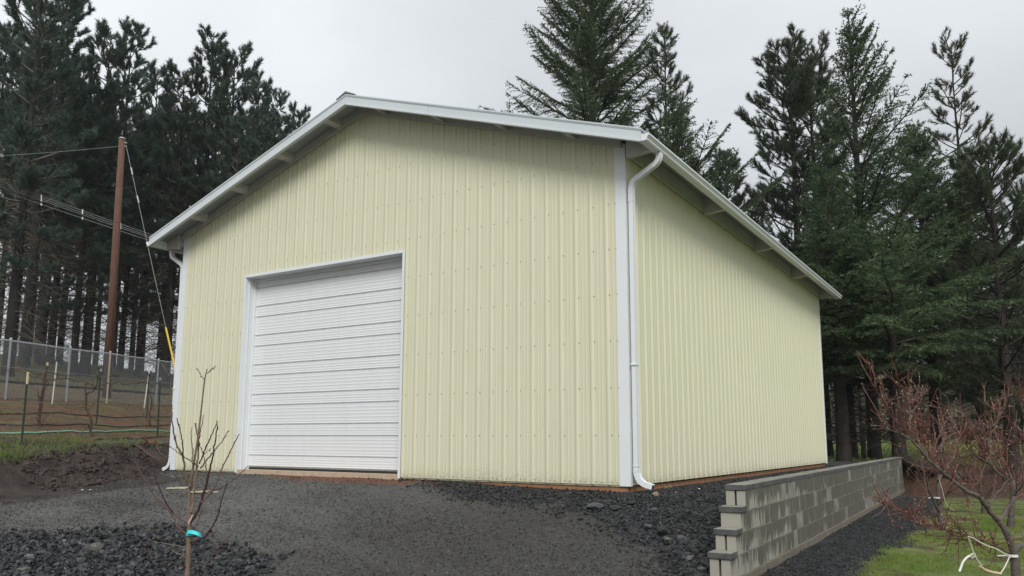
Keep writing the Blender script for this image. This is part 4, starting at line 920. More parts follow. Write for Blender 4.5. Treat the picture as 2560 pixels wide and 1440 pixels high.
# fill trees deeper in the grove, nothing tells them apart
for i in range(28):
    px = -60 + i * 29.5 + rng.uniform(-10, 10); d = rng.uniform(39, 62); pos = tree_at(px, d)
    pyt = np.interp(px, [-60, 120, 300, 420, 540, 640, 720, 800], [60, 230, 290, 300, 280, 330, 370, 420]) + rng.uniform(-20, 60)
    H = axis_height(pos, pyt); k = int(rng.integers(0, 4)); k = 3 if px > 290 and rng.random() < .6 else k; sc = H / protos[k][0]
    copy_thing(placed[k], pos, rng.uniform(0, 6.28), (min(sc, 1.0),) * 2 + (sc,), 'slender dark trunked pine inside the grove on the bank', 'inner pines of the grove on the bank')
# --- pines further off behind the right-hand group
far_ps = []
for i in range(8):
    px = 2090 + i * 70 + rng.uniform(-14, 14); d = rng.uniform(48, 75); pos = tree_at(px, d)
    H = axis_height(pos, rng.uniform(640, 800)); k = int(rng.integers(0, 4)); sc = H / protos[k][0]
    copy_thing(placed[k], pos, rng.uniform(0, 6.28), (min(sc, 1.1) * 1.2,) * 2 + (sc,), 'distant dark pine far behind the firs on the right', 'distant pines behind the right hand firs')

# ------------------------------------------------------------------ chain-link fence on the bank
fence = thing('chain_link_fence', 'galvanised chain link fence with a top rail running along the bank', 'fence')
FA, FB = np.array([-17.62, 0.72]), np.array([-20.20, 6.69]); FDIR = (FB - FA) / np.linalg.norm(FB - FA); FHT = 1.52
def fpt(s, z=0.0):
    q = FA + FDIR * s; return np.array([q[0], q[1], float(height(q[0], q[1])) + z])
for s in (-2.95, .17, 2.36, 4.1, 6.6, 7.5, 10.5):
    wood = abs(s - 4.1) < .01
    if abs(s - 7.5) < .01: continue
    p0 = MB(); r_ = .030 if not wood else .026
    p0.tube([fpt(s, -.3), fpt(s, FHT + .02)], r_, 8)
    po = p0.build('post', M['galv'] if not wood else M['tpost_top'], fence)
    MB().tube([fpt(s, FHT + .02), fpt(s, FHT + .05), fpt(s, FHT + .075)], [.036, .036, .015], 8).build('post_cap', M['galv'], po)
ss = np.arange(-6, 14.1, 1.0)
MB().tube([fpt(s, FHT) for s in ss], .021, 7).build('top_rail', M['galv'], fence)
wm = MB(); st_ = .075
offn = np.array([FDIR[1], -FDIR[0], 0]) * .035
for dirn in (1, -1):
    for s in np.arange(-7.5, 15.5, st_):
        a, b = s, s + dirn * FHT * .97
        P = [fpt(np.clip(a + (b - a) * t, -6, 14), .03 + (FHT - .05) * t) + offn + np.array([FDIR[1], -FDIR[0], 0]) * (.004 if dirn > 0 else -.004) for t in (0, .5, 1)]
        if abs((P[2] - P[0])[:2]).max() < .9: continue
        wm.tube(P, .0030, 3, cap=False)
wmo = wm.build('wire_mesh', M['wire'], fence, kind='stuff')

# ------------------------------------------------------------------ wooden pole, guy wire, power lines
pb = dep(267, 990, 26.0); pb[2] = float(height(pb[0], pb[1])) - .4
ptop = dep(305.5, 347, 25.4)
pole = thing('utility_pole', 'bare brown wooden utility pole leaning slightly behind the fence', 'pole', pb)
MB().tube([np.zeros(3), (ptop - pb) * .5, ptop - pb], [.140, .118, .094], 14).build('shaft', M['pole'], pole, smooth=True)
MB().tube([ptop - pb, ptop - pb + [0, 0, .03]], [.104, .094], 14).build('pole_cap', M['galv'], pole)
hb = MB(); hb.tube([(ptop - pb) + CR * .09 + [0, 0, -.13], (ptop - pb) + CR * .16 + [0, 0, -.14]], .022, 6); hb.tube([(ptop - pb) + CR * .09 + [0, 0, -.25], (ptop - pb) + CR * .14 + [0, 0, -.25]], .02, 6); hb.build('guy_hook', M['galv'], pole)
ga, gb = dep(315, 362, 25.35), dep(452, 985, 23.2)
gw = thing('guy_wire', 'thin steel guy wire slanting from the pole to the ground with a yellow guard', 'guy wire', ga)
tt = np.linspace(0, 1, 9)[:, None]; GP = (ga * (1 - tt) + gb * tt) - ga; GP[:, 2] -= .05 * np.sin(np.pi * tt[:, 0])
MB().tube(GP, .007, 5).build('wire', M['cable'], gw)
for t_ in (.10, .22): MB().tube([GP[0] + (gb - ga) * t_, GP[0] + (gb - ga) * (t_ + .03)], .024, 6).build('clamp', M['galv'], gw)
MB().tube([(gb - ga) * .745 + [0, 0, -.04], (gb - ga) * .93], .026, 8).build('guard', M['yellow'], gw)
def wire_line(name, label, pts, d0, d1, sag, rad, grp):
    n = 17; t = np.linspace(0, 1, n); a, b = dep(*pts[0], d0), dep(*pts[1], d1); P = a[None] * (1 - t[:, None]) + b[None] * t[:, None]; P[:, 2] -= sag * 4 * t * (1 - t)
    o = MB().tube(P, rad, 5).build(name, M['cable']); tag(o, label, 'power line', grp); return P, o
LN = [((-420, 300), (720, 702), 'uppermost of the four power lines passing behind the wooden pole'), ((-420, 306), (720, 707), 'second power line from the top behind the wooden pole'),
      ((-420, 313), (720, 710), 'third power line from the top behind the wooden pole'), ((-420, 329), (720, 713), 'lowest of the four power lines passing behind the wooden pole')]
for a, b, lab in LN:
    P, o = wire_line('power_line', lab, (a, b), 31.5, 35.5, .10, .0075, 'power lines behind the wooden pole')
    for t_ in (.43, .52, .605):
        i = t_ * 16; i0 = int(i); q = P[i0] * (1 - i + i0) + P[i0 + 1] * (i - i0) if i0 < 16 else P[-1]
        if rng.random() < .8: MB().tube([q + [0, 0, -.05], q + [0, 0, .05]], [.025, .03], 6).build('spacer', M['whiteplastic'], o)
wire_line('service_line', 'thin wire running left from the top of the wooden pole', ((-400, 402), (297, 366)), 27.5, 25.4, .12, .006, None)

# ------------------------------------------------------------------ vineyard rows
def t_post(px, py, pxt, pyt, label, d0=4, mat='tpost', topm='tpost_top', grp='steel posts of the vine rows', tip=.13):
    a = ground_hit(px, py); d = float((a - CAM) @ CF); b = dep(pxt, pyt, d)
    t = thing('vine_post', label, 'post', a, 0, grp); v = b - a; R_ = nrmz(np.cross(CF * [1, 1, 0], [0, 0, 1.0])); Q = nrmz(CF * [1, 1, 0])
    s = MB()
    for ax, wd, th in ((R_, .040, .006), (Q, .030, .006)):
        o_ = np.cross(ax, [0, 0, 1.0]) * th
        V = [c + sx * ax * wd / 2 + sy * o_ / 2 for c in (np.array([0, 0, -.3]), v * (1 - tip)) for sx in (-1, 1) for sy in (-1, 1)]
        s.add(V, quads=[(0, 1, 5, 4), (2, 6, 7, 3), (0, 4, 6, 2), (1, 3, 7, 5), (4, 5, 7, 6), (0, 2, 3, 1)])
    for k in range(9): s.box(v * (.15 + k * .08) - Q * .018, (.02, .02, .03))
    s.build('shaft', M[mat], t); MB().box(v * (1 - tip / 2), (.036, .026, np.linalg.norm(v) * tip)).build('tip', M[topm], t)
    return a, d
t_post(54, 1108, 70, 930, 'dark green steel post with long cream tip, nearest the grass strip', tip=.17)
t_post(394, 1092, 401, 944, 'dark green steel post closest to the left corner of the building', tip=.05, topm='galv')
t_post(96, 1066, 119, 906, 'rusty leaning steel post behind the cream tipped post', mat='rust', tip=.05)
t_post(240, 1062, 253, 922, 'dark steel post right behind the middle grapevine', tip=.05, topm='galv')
t_post(367, 1046, 373, 934, 'dark steel post beside the white stake near the fence', tip=.04, topm='tpost')
for a, b, lab in (((130, 1010), (142, 905), 'thin white stake standing before the left end of the fence'), ((360, 1021), (374, 922), 'thin white stake leaning near the building corner')):
    g = ground_hit(*a); d = float((g - CAM) @ CF); e = dep(b[0], b[1], d)
    s = MB().tube([g - (e - g) * .15, g * .5 + e * .5, e], .018, 6).build('garden_stake', M['stake']); tag(s, lab, 'stake')
def polyline3(pts, d, off=None, jit=0.0):
    P = []
    for i, (x, y) in enumerate(pts): P.append(dep(x, y, d + (off[i] if off is not None else 0)))
    return np.array(P) + rng.normal(0, jit, (len(P), 3))
def smooth_path(P, n):
    P = np.asarray(P, float); t = np.linspace(0, len(P) - 1, n); i = np.clip(t.astype(int), 0, len(P) - 2); f = (t - i)[:, None]
    p0 = P[np.clip(i - 1, 0, None)]; p1 = P[i]; p2 = P[i + 1]; p3 = P[np.clip(i + 2, None, len(P) - 1)]
    return .5 * (2 * p1 + (p2 - p0) * f + (2 * p0 - 5 * p1 + 4 * p2 - p3) * f ** 2 + (3 * p1 - p0 - 3 * p2 + p3) * f ** 3)
def grapevine(base, trunkpts, arms, label, r=.022):
    g = ground_hit(*base); d = float((g - CAM) @ CF); t = thing('grapevine', label, 'vine', g, 0, 'bare vines on the trellis'); rr = np.random.default_rng(int(base[0]))
    P = smooth_path(np.r_[[g - [0, 0, .1]], polyline3(trunkpts, d, None, .02)], 14) - g + rr.normal(0, .012, (14, 3))
    MB().tube(P, np.linspace(r * 1.35, r * .8, 14), 7).build('trunk', M['vine'], t, smooth=True)
    a = MB()
    for arm in arms:
        Q = smooth_path(polyline3(arm, d, None, .02), 24) - g + rr.normal(0, .014, (24, 3)); a.tube(Q, np.linspace(r * .75, r * .35, 24), 6)
        for k in range(9):
            q, dd = interp_path(Q, np.array([rr.uniform(.1, 1)])); e = nrmz(np.array([rr.normal(0, .4), rr.normal(0, .4), rr.choice([-1, 1]) * rr.uniform(.3, 1)])); a.tube([q[0], q[0] + e * rr.uniform(.03, .09)], [.012, .006], 4)
    for k in range(7):
        q = P[rr.integers(1, 8)]; e = rr.normal(0, 1, 3) * [.5, .5, .6] + [0, 0, .25]; Q = curve_pts(q, nrmz(e), rr.uniform(.2, .6), 6, rr.normal(0, .5), rr, .2); a.tube(Q, np.linspace(.010, .004, 6), 4)
    a.build('canes', M['vine'], t, smooth=True); return g, d
grapevine((230, 1092), [(226, 1050), (213, 1010), (219, 975), (217, 958)], [[(217, 958), (190, 952), (150, 948), (110, 945), (70, 935), (40, 925), (0, 918)], [(217, 960), (245, 968), (280, 962), (330, 960), (362, 952)], [(219, 985), (240, 965), (250, 930), (252, 915)]], 'gnarled bare grapevine in the middle of the near trellis row')
grapevine((98, 1064), [(95, 1030), (105, 990), (112, 950), (116, 935)], [[(116, 935), (90, 928), (60, 922), (25, 925), (0, 930)], [(116, 935), (150, 940), (200, 936), (250, 945)]], 'bare grapevine twisted round the rusty leaning post', .018)
grapevine((374, 1066), [(370, 1040), (380, 1010), (374, 975)], [[(374, 960), (340, 948), (310, 938), (275, 940)], [(374, 965), (400, 955), (430, 945)]], 'bare grapevine by the two posts near the building corner', .018)
def ground_line(name, mat, pts, rad, label, cat, lift, grp=None):
    P = np.array([ground_hit(*p) for p in pts]); P = smooth_path(P, 60); P[:, 2] = height(P[:, 0], P[:, 1]) + lift; return tag(MB().tube(P, rad, 6).build(name, M[mat], smooth=True), label, cat, grp)
ground_line('garden_hose', 'hose', [(-120, 1094), (0, 1087), (60, 1085), (150, 1082), (240, 1081), (330, 1078), (440, 1080)], .020, 'pale green hose lying along the near vine row', 'hose', .025)
ground_line('drip_line', 'drip', [(-120, 1066), (0, 1064), (110, 1064), (220, 1063), (330, 1068), (450, 1062)], .014, 'black drip tube lying along the near vine row', 'drip tube', .02, 'drip tubes of the vine rows')
ground_line('drip_line', 'drip', [(-120, 1042), (0, 1038), (80, 1036), (140, 1034), (210, 1040), (300, 1046), (450, 1044)], .014, 'black drip tube further up along the back vine row', 'drip tube', .02, 'drip tubes of the vine rows')
ground_line('drip_line', 'drip', [(240, 1101), (300, 1098), (370, 1096), (460, 1090)], .014, 'black drip tube at the edge of the bank by the building', 'drip tube', .02, 'drip tubes of the vine rows')
for (a, b, dd, lab) in (((-100, 905), (460, 962), 16.0, 'upper thin wire of the near vine row'), ((-100, 1003), (460, 1012), 16.5, 'lower thin wire of the near vine row')):
    A_, B_ = ground_hit(54, 1108), ground_hit(394, 1092); dA, dB = float((A_ - CAM) @ CF), float((B_ - CAM) @ CF)
    o = MB().tube([dep(a[0], a[1], dA - .6), dep(b[0], b[1], dB + .4)], .004, 4).build('trellis_wire', M['wire']); tag(o, lab, 'wire')

# ------------------------------------------------------------------ foreground sapling
SD0 = 6.0
def szp(x, y): return 330 + x / 2.667, 900 + y / 2.667
rs = np.random.default_rng(5)
def limb(pts, off, n):
    """branch traced in the photo, swung out of the picture plane by off metres at its tip"""
    P = []
    for i, (x, y) in enumerate(pts):
        t = i / (len(pts) - 1); u, v = szp(x, y); P.append(dep(u, v, SD0 + off[0] * (1 - t) + off[1] * t))
    return smooth_path(np.array(P), n)
sb = dep(466, 1440, SD0)
sbase = np.array([sb[0], sb[1], float(height(sb[0], sb[1]))])
sap = thing('sapling', 'bare young fruit tree sapling in front of the big door', 'sapling', sbase)
TRK = [(366, 1460), (374, 1330), (380, 1180), (386, 1050), (384, 870), (410, 700), (435, 550), (460, 350), (485, 130), (502, 60)]
P = limb(TRK, (0, .05), 40); P = np.r_[[sbase - [0, 0, .1]], P]
MB().tube(P - sbase, np.r_[.024, np.interp(np.linspace(0, 1, 40), [0, .35, .42, 1], [.0195, .0165, .011, .0035])], 10).build('trunk', M['sapbark'], sap, smooth=True)
SB = [([(395, 1020), (410, 900), (428, 760), (440, 620), (445, 540), (420, 425)], (0, .1), .011, .004, 0), ([(385, 850), (355, 760), (340, 650), (300, 570), (275, 470), (265, 330), (255, 150), (243, 95), (195, 20)], (0, -.3), .009, .003, 0),
      ([(340, 650), (338, 560), (315, 450), (298, 390)], (-.1, -.3), .005, .003, 1), ([(440, 710), (400, 680), (330, 635), (265, 585), (200, 530)], (0, .35), .005, .002, 1), ([(402, 690), (405, 600), (395, 520), (398, 450)], (0, .1), .006, .003, 0),
      ([(440, 570), (455, 480), (480, 365)], (.05, .2), .005, .003, 1), ([(450, 690), (490, 590), (530, 500), (572, 405)], (.05, -.2), .006, .003, 1), ([(455, 720), (520, 640), (590, 555), (650, 465)], (.05, .25), .006, .003, 1),
      ([(390, 1080), (440, 1000), (490, 850), (510, 760), (535, 660), (555, 540), (572, 430)], (0, -.25), .010, .004, 1), ([(460, 955), (530, 880), (575, 790), (610, 700), (660, 600), (714, 495)], (-.1, .3), .008, .004, 1),
      ([(410, 890), (470, 885), (550, 868), (640, 825), (720, 760), (770, 710)], (0, .3), .006, .003, 1), ([(392, 1215), (470, 1185), (530, 1120), (570, 1040), (600, 930), (640, 800)], (0, -.3), .008, .003, 1),
      ([(372, 1168), (310, 1120), (275, 1050), (240, 990), (150, 900), (90, 800), (40, 720), (15, 650)], (0, .3), .008, .0025, 1), ([(270, 1020), (210, 920), (165, 810), (135, 690)], (.1, -.2), .005, .002, 1), ([(305, 1110), (315, 1040), (338, 940)], (.05, .2), .004, .002, 1),
      ([(372, 1090), (280, 1030), (190, 960), (110, 850)], (0, .4), .005, .002, 1), ([(385, 1150), (430, 1110), (460, 1020), (480, 930)], (0, .3), .005, .002, 1), ([(366, 1250), (280, 1235), (140, 1210)], (0, .2), .004, .002, 0),
      ([(366, 1385), (280, 1355), (180, 1330), (80, 1250)], (0, -.3), .005, .002, 1), ([(372, 1403), (450, 1370), (520, 1330), (540, 1290), (600, 1230), (690, 1130)], (0, .25), .005, .0015, 1), ([(366, 1315), (300, 1290), (260, 1260)], (0, .15), .003, .0015, 0),
      ([(530, 1310), (560, 1250), (620, 1200)], (.15, .3), .003, .001, 1), ([(540, 1300), (590, 1270), (640, 1225)], (.15, .35), .003, .001, 1), ([(500, 750), (480, 650), (447, 555)], (-.1, .1), .004, .003, 1), ([(485, 130), (460, 100), (430, 52)], (0, .1), .003, .002, 1),
      ([(502, 90), (530, 60), (562, 42)], (0, -.1), .003, .0015, 1), ([(430, 745), (400, 840), (380, 900)], (.05, .02), .005, .006, 0), ([(300, 1340), (335, 1310), (345, 1280)], (-.1, 0), .002, .002, 0), ([(470, 640), (500, 610), (525, 590)], (0, .2), .0025, .0015, 1), ([(440, 570), (428, 440), (418, 425)], (.05, .05), .004, .003, 0)]
br0, br1 = MB(), MB()
for pts, off, ra, rb_, kind_ in SB:
    Q = limb(pts, off, 6 * len(pts)); n = len(Q); Q = Q + rs.normal(0, .0022, Q.shape); rad = np.linspace(ra, rb_, n); mb = br1 if kind_ else br0
    nod = np.ones(n); nod[rs.integers(1, n - 1, max(1, n // 7))] = 1.35; mb.tube(Q - sbase, rad * nod, 6)
    for k in range(n // 5):
        q, dd = interp_path(Q, np.array([rs.uniform(.15, .97)])); e = nrmz(dd[0] + rs.normal(0, .5, 3)); mb.tube([q[0] - sbase, q[0] - sbase + e * .016], [.0045, .0015], 5)
br0.build('branches', M['sapbark'], sap, smooth=True); br1.build('twigs', M['sapred'], sap, smooth=True)
tear = limb([(372, 1100), (385, 1075), (398, 1050), (402, 1030)], (-.03, -.03), 8) - sbase; MB().tube(tear, [.002, .006, .007, .007, .006, .005, .004, .001], 5).build('torn_bark', M['tubew'], sap)
rp = limb([(366, 1150), (395, 1146), (430, 1155), (455, 1168), (468, 1188), (470, 1205)], (-.03, -.05), 24); V = []; q = []
for i, p_ in enumerate(rp):
    w_ = .013 * (1 - .35 * (i / 23) ** 3); tw_ = np.array([0, 0, 1.0]) * math.cos(.6 * math.sin(i * .25)) + CF * math.sin(.6 * math.sin(i * .25)); V += [p_ - tw_ * w_, p_ + tw_ * w_, p_ + tw_ * w_ + CF * .002, p_ - tw_ * w_ + CF * .002]
for i in range(23): q += [(4 * i + j, 4 * i + (j + 1) % 4, 4 * i + 4 + (j + 1) % 4, 4 * i + 4 + j) for j in range(4)]
rbm = MB().add(V, quads=q); ang = np.linspace(0, 6.28, 17); cen = dep(*szp(381, 1160), SD0)
ring = [cen + CR * .022 * math.cos(a) + nrmz(CF * [1, 1, 0]) * .022 * math.sin(a) for a in ang]; V = []
for p_ in ring: V += [p_ - [0, 0, .011], p_ + [0, 0, .011]]
rbm.add(V, quads=[(2 * i, 2 * i + 2, 2 * i + 3, 2 * i + 1) for i in range(16)])
tag(rbm.build('ribbon', M['ribbon']), 'turquoise flagging ribbon tied round the sapling trunk', 'ribbon')

# ------------------------------------------------------------------ pruned fruit trees on the right
def ozp(x, y): return 2150 + x / 2.667, 900 + y / 2.667
class Orch:
    def __init__(s, name, label, base, seed):
        s.b = np.asarray(base, float); s.t = thing(name, label, 'fruit tree', s.b, 0, 'pruned fruit trees by the path'); s.r = np.random.default_rng(seed); s.wood, s.red, s.brown, s.buds = MB(), MB(), MB(), MB()
    def limb(s, pts, d, off, ra, rb, twigs=0, red=.6, tl=.35, up=.6, mb=None, n=None):
        P = []
        for i, (x, y) in enumerate(pts):
            t = i / (len(pts) - 1); u, v = ozp(x, y); P.append(dep(u, v, d + off[0] * (1 - t) + off[1] * t))
        n = n or 6 * len(pts); Q = smooth_path(np.array(P), n); Q = Q + s.r.normal(0, .004, Q.shape) * np.linspace(1, .5, n)[:, None]; (mb or s.wood).tube(Q - s.b, np.linspace(ra, rb, n) * (1 + .12 * s.r.random(n)), 8 if ra > .012 else 6); s.twigs(Q, twigs, red, tl, up); return Q
    def twigs(s, Q, k, red, tl, up, lvl=0):
        for _ in range(k):
            q, dd = interp_path(Q, np.array([s.r.uniform(.12, 1.0)])); e = nrmz(dd[0] * .7 + s.r.normal(0, .6, 3) + [0, 0, up]); L = tl * s.r.uniform(.35, 1.3); n = 7
            T = curve_pts(q[0], e, L, n, s.r.normal(.25, .3), s.r, .10); mb = s.red if s.r.random() < red else s.brown
            mb.tube(T - s.b, np.linspace(.0048 if lvl == 0 else .003, .0016, n), 4)
            for _b in range(int(s.r.integers(1, 4))):
                b_, bd = interp_path(T, np.array([s.r.uniform(.2, 1)])); s.buds.tube([b_[0] - s.b, b_[0] - s.b + nrmz(bd[0] + s.r.normal(0, .7, 3)) * .010], [.0030, .0012], 4) if s.r.random() < .4 else None
            if lvl == 0 and s.r.random() < .8: s.twigs(T, int(s.r.integers(1, 4)), red, tl * .45, up * .6, 1)
    def done(s):
        s.wood.build('trunk', M['orchbark'], s.t, smooth=True)
        if s.red.n: s.red.build('red_twigs', M['redtwig'], s.t, smooth=True, kind='stuff')
        if s.brown.n: s.brown.build('brown_twigs', M['browntwig'], s.t, smooth=True, kind='stuff')
        if s.buds.n: s.buds.build('buds', M['bud'], s.t, kind='stuff')
od = 6.6
_b = dep(2540, 1440, od); ob = np.array([_b[0], _b[1], float(height(_b[0], _b[1]))])
T1 = Orch('fruit_tree', 'nearest pruned fruit tree with thick dark limbs and red twigs at the right edge', ob, 71)
T1.wood.tube(smooth_path(np.array([[0, 0, -.1], dep(*ozp(1040, 1440), od) - ob, dep(*ozp(1030, 1300), od) - ob, dep(*ozp(1003, 1210), od) - ob, dep(*ozp(962, 1125), od) - ob, dep(*ozp(925, 1075), od) - ob]), 30), np.linspace(.040, .023, 30), 12)
T1.limb([(925, 1075), (850, 990), (790, 910), (710, 870), (600, 790), (520, 720), (440, 650), (380, 570), (290, 500), (155, 450)], od, (0, -.5), 0.0211, 0.0037, 34, .55, .32)
T1.limb([(925, 1075), (985, 985), (1030, 900), (1015, 800), (960, 700), (900, 620), (850, 560)], od, (0, .5), 0.0174, 0.0062, 22, .5, .32)
T1.limb([(1030, 1260), (1093, 1225), (1160, 1150)], od, (0, .3), 0.0248, 0.0124, 6, .5, .3)
T1.limb([(1030, 900), (1090, 820), (1150, 700), (1180, 560)], od, (0, -.3), 0.0112, 0.0037, 12, .8, .4)
T1.limb([(700, 860), (640, 760), (560, 640), (500, 590), (530, 500), (560, 420)], od, (-.1, .3), 0.0087, 0.0037, 16, .6, .3)
T1.limb([(520, 720), (450, 570), (400, 430), (340, 330), (328, 200), (320, 60)], od, (-.25, .1), 0.0056, 0.0019, 16, .95, .30, mb=T1.red)
T1.limb([(480, 690), (430, 560), (330, 470), (220, 390), (150, 270), (70, 150)], od, (-.2, -.5), 0.0056, 0.0019, 16, .95, .30, mb=T1.red)
T1.limb([(340, 330), (300, 230), (262, 150), (240, 95)], od, (-.1, -.3), 0.0037, 0.0018, 7, 1, .2, mb=T1.red)
T1.limb([(335, 290), (370, 230), (420, 190)], od, (-.1, .2), 0.0025, 0.0018, 3, 1, .15, mb=T1.red)
T1.limb([(330, 360), (260, 310), (180, 250), (160, 195)], od, (-.1, -.6), 0.0025, 0.0018, 3, 1, .15, mb=T1.brown)
T1.limb([(330, 480), (335, 380), (328, 300)], od, (-.3, -.1), 0.0043, 0.0025, 3, .6, .15, mb=T1.brown)
T1.limb([(960, 800), (860, 690), (780, 640), (700, 560), (640, 470)], od, (.1, -.4), 0.0099, 0.0031, 20, .7, .3)
T1.limb([(845, 560), (905, 430), (935, 370), (962, 312)], od, (.4, .5), 0.0074, 0.0037, 12, .5, .22)
T1.limb([(830, 560), (838, 430), (832, 285)], od, (.4, .2), 0.0062, 0.0037, 8, .4, .18, mb=T1.brown)
T1.limb([(850, 980), (905, 900), (990, 800), (1010, 770)], od, (-.1, .3), 0.0074, 0.0037, 8, .6, .25)
T1.limb([(1000, 1290), (880, 1230), (720, 1170), (560, 1130), (400, 1060), (250, 1000), (150, 955)], od, (0, -.6), 0.0081, 0.0019, 40, .8, .28, up=.12, mb=T1.brown)
T1.limb([(1000, 1330), (900, 1300), (780, 1230), (640, 1170), (480, 1120), (330, 1060)], od, (0, -.3), 0.0056, 0.0019, 26, .75, .25, up=.15, mb=T1.brown)
T1.limb([(560, 1130), (430, 1085), (320, 1020), (210, 985)], od, (-.3, -.7), 0.0037, 0.0018, 18, .95, .22, up=.15, mb=T1.red)
T1.limb([(700, 880), (720, 960), (745, 1050), (790, 1140)], od, (-.1, -.4), 0.0056, 0.0025, 8, .8, .2, up=.3, mb=T1.red)
T1.limb([(900, 800), (890, 860), (905, 780)], od, (.2, .2), 0.0074, 0.0062, 2, .9, .2, mb=T1.red)
for k in range(11): T1.twigs(np.array([dep(*ozp(*p_), od + rs.uniform(-.5, .5)) for p_ in ((480 + k * 60, 720 + rs.uniform(-200, 160)), (500 + k * 60, 640 + rs.uniform(-200, 160)))]), 4, .7, .32, .7)
T1.done()
d2 = 11.5; g2 = dep(*ozp(552, 1120), d2); g2[2] = float(height(g2[0], g2[1]))
T2 = Orch('fruit_tree', 'thin fruit tree with a white band on its trunk beside the gravel path', g2, 72)
T2.limb([(548, 1125), (530, 1000), (524, 860), (516, 720), (540, 600), (575, 480)], d2, (0, .1), .042, .012, 14, .7, .5)
T2.limb([(530, 1010), (500, 960), (460, 860), (430, 760), (380, 690)], d2, (0, -.5), .020, .006, 16, .4, .45)
T2.limb([(522, 800), (590, 700), (640, 600), (660, 500)], d2, (0, .5), .020, .006, 16, .8, .5)
T2.limb([(528, 960), (580, 900), (620, 830), (700, 740)], d2, (0, -.3), .016, .006, 12, .8, .45)
T2.limb([(520, 760), (480, 660), (400, 560), (360, 480)], d2, (0, .3), .014, .005, 14, .8, .45); T2.done()
d3 = 12.5; g3 = dep(*ozp(995, 1180), d3); g3[2] = float(height(g3[0], g3[1]))
T3 = Orch('fruit_tree', 'farther fruit tree standing behind the nearest one at the right edge', g3, 73)
T3.limb([(1000, 1200), (1005, 1080), (1015, 950), (1018, 840)], d3, (0, 0), .055, .030, 8, .6, .5)
T3.limb([(1015, 850), (960, 740), (900, 640), (860, 540)], d3, (0, .4), .028, .008, 18, .8, .55); T3.limb([(1016, 850), (1060, 720), (1090, 600), (1100, 450), (1085, 330), (1040, 210)], d3, (0, -.4), .028, .006, 20, .95, .6); T3.limb([(1010, 950), (1080, 900), (1150, 880)], d3, (0, .2), .02, .008, 10, .7, .5); T3.done()
d4 = 15.0; g4 = dep(*ozp(830, 1120), d4); g4[2] = float(height(g4[0], g4[1]))
T4 = Orch('fruit_tree', 'small grey stemmed fruit tree between the two other trees on the lawn', g4, 74)
T4.limb([(830, 1130), (825, 1030), (815, 900), (800, 800), (830, 700)], d4, (0, 0), .045, .016, 20, .8, .6); T4.limb([(816, 900), (740, 790), (690, 700), (640, 640)], d4, (0, .5), .022, .008, 18, .85, .6); T4.limb([(820, 950), (890, 840), (940, 760)], d4, (0, -.4), .02, .008, 14, .7, .6); T4.done()
# white ties and pipe hung from the near tree
def hang(name, mat, pts, rad, label, cat, off=(0, 0), dd=None, sides=7):
    P = []
    for i, (x, y) in enumerate(pts):
        t = i / (len(pts) - 1); P.append(dep(*ozp(x, y), (dd or od) + off[0] * (1 - t) + off[1] * t))
    return tag(MB().tube(smooth_path(np.array(P), 8 * len(pts)), rad, sides).build(name, M[mat], smooth=True), label, cat)
hang('rope', 'rope', [(722, 1178), (755, 1188), (800, 1215), (850, 1240), (905, 1258), (960, 1290), (992, 1304)], .0055, 'white rope stretched along a low limb to the near fruit tree trunk', 'rope', (-.35, -.06))
hang('rope', 'rope', [(724, 1190), (738, 1230), (752, 1270), (765, 1300), (790, 1345), (812, 1372)], .0055, 'white rope hanging down from a low limb to the pipe', 'rope', (-.33, -.25))
hang('rope', 'rope', [(938, 1422), (962, 1385), (982, 1345), (998, 1308)], .0055, 'white rope rising from the pipe end to the near trunk', 'rope', (-.15, -.07))
hang('plastic_pipe', 'whiteplastic', [(745, 1300), (715, 1315), (688, 1345), (672, 1385), (662, 1412)], .009, 'short bent white plastic pipe hanging under the near fruit tree', 'pipe', (-.30, -.35))
hang('wooden_rod', 'tubew', [(795, 1374), (830, 1398), (880, 1415), (938, 1425)], .012, 'cream coloured rod tied up with white rope', 'rod', (-.25, -.15))
kn = MB(); kc = dep(*ozp(748, 1300), od - .3)
for k in range(5): kn.tube(kc + rs.normal(0, .011, (4, 3)), .007, 6)
tag(kn.build('rope_knot', M['rope']), 'white knot of rope at the top of the bent pipe', 'knot')
for (x, y, dd_, rad, lab) in ((517, 918, d2, .034, 'white band round the trunk of the thin fruit tree'), (1016, 1303, od, .044, 'white band round the trunk of the nearest fruit tree')):
    c = dep(*ozp(x, y), dd_); MB_ = MB().tube([c - [0, 0, .011], c + [0, 0, .011]], rad, 12, cap=False); MB_.tube([c - CR * rad, c - CR * (rad + .10) - [0, 0, .004]], .006, 5); tag(MB_.build('tree_tie', M['whiteplastic']), lab, 'tree tie')
M['oldcord'] = material('old_cord', (0.42, 0.38, 0.29), 0.85)
hang('rope', 'oldcord', [(525, 790), (545, 850), (565, 930), (590, 980), (632, 1006)], .0038, 'loose pale cord trailing from the thin fruit tree to the ground', 'cord', (-.05, -.5), d2)

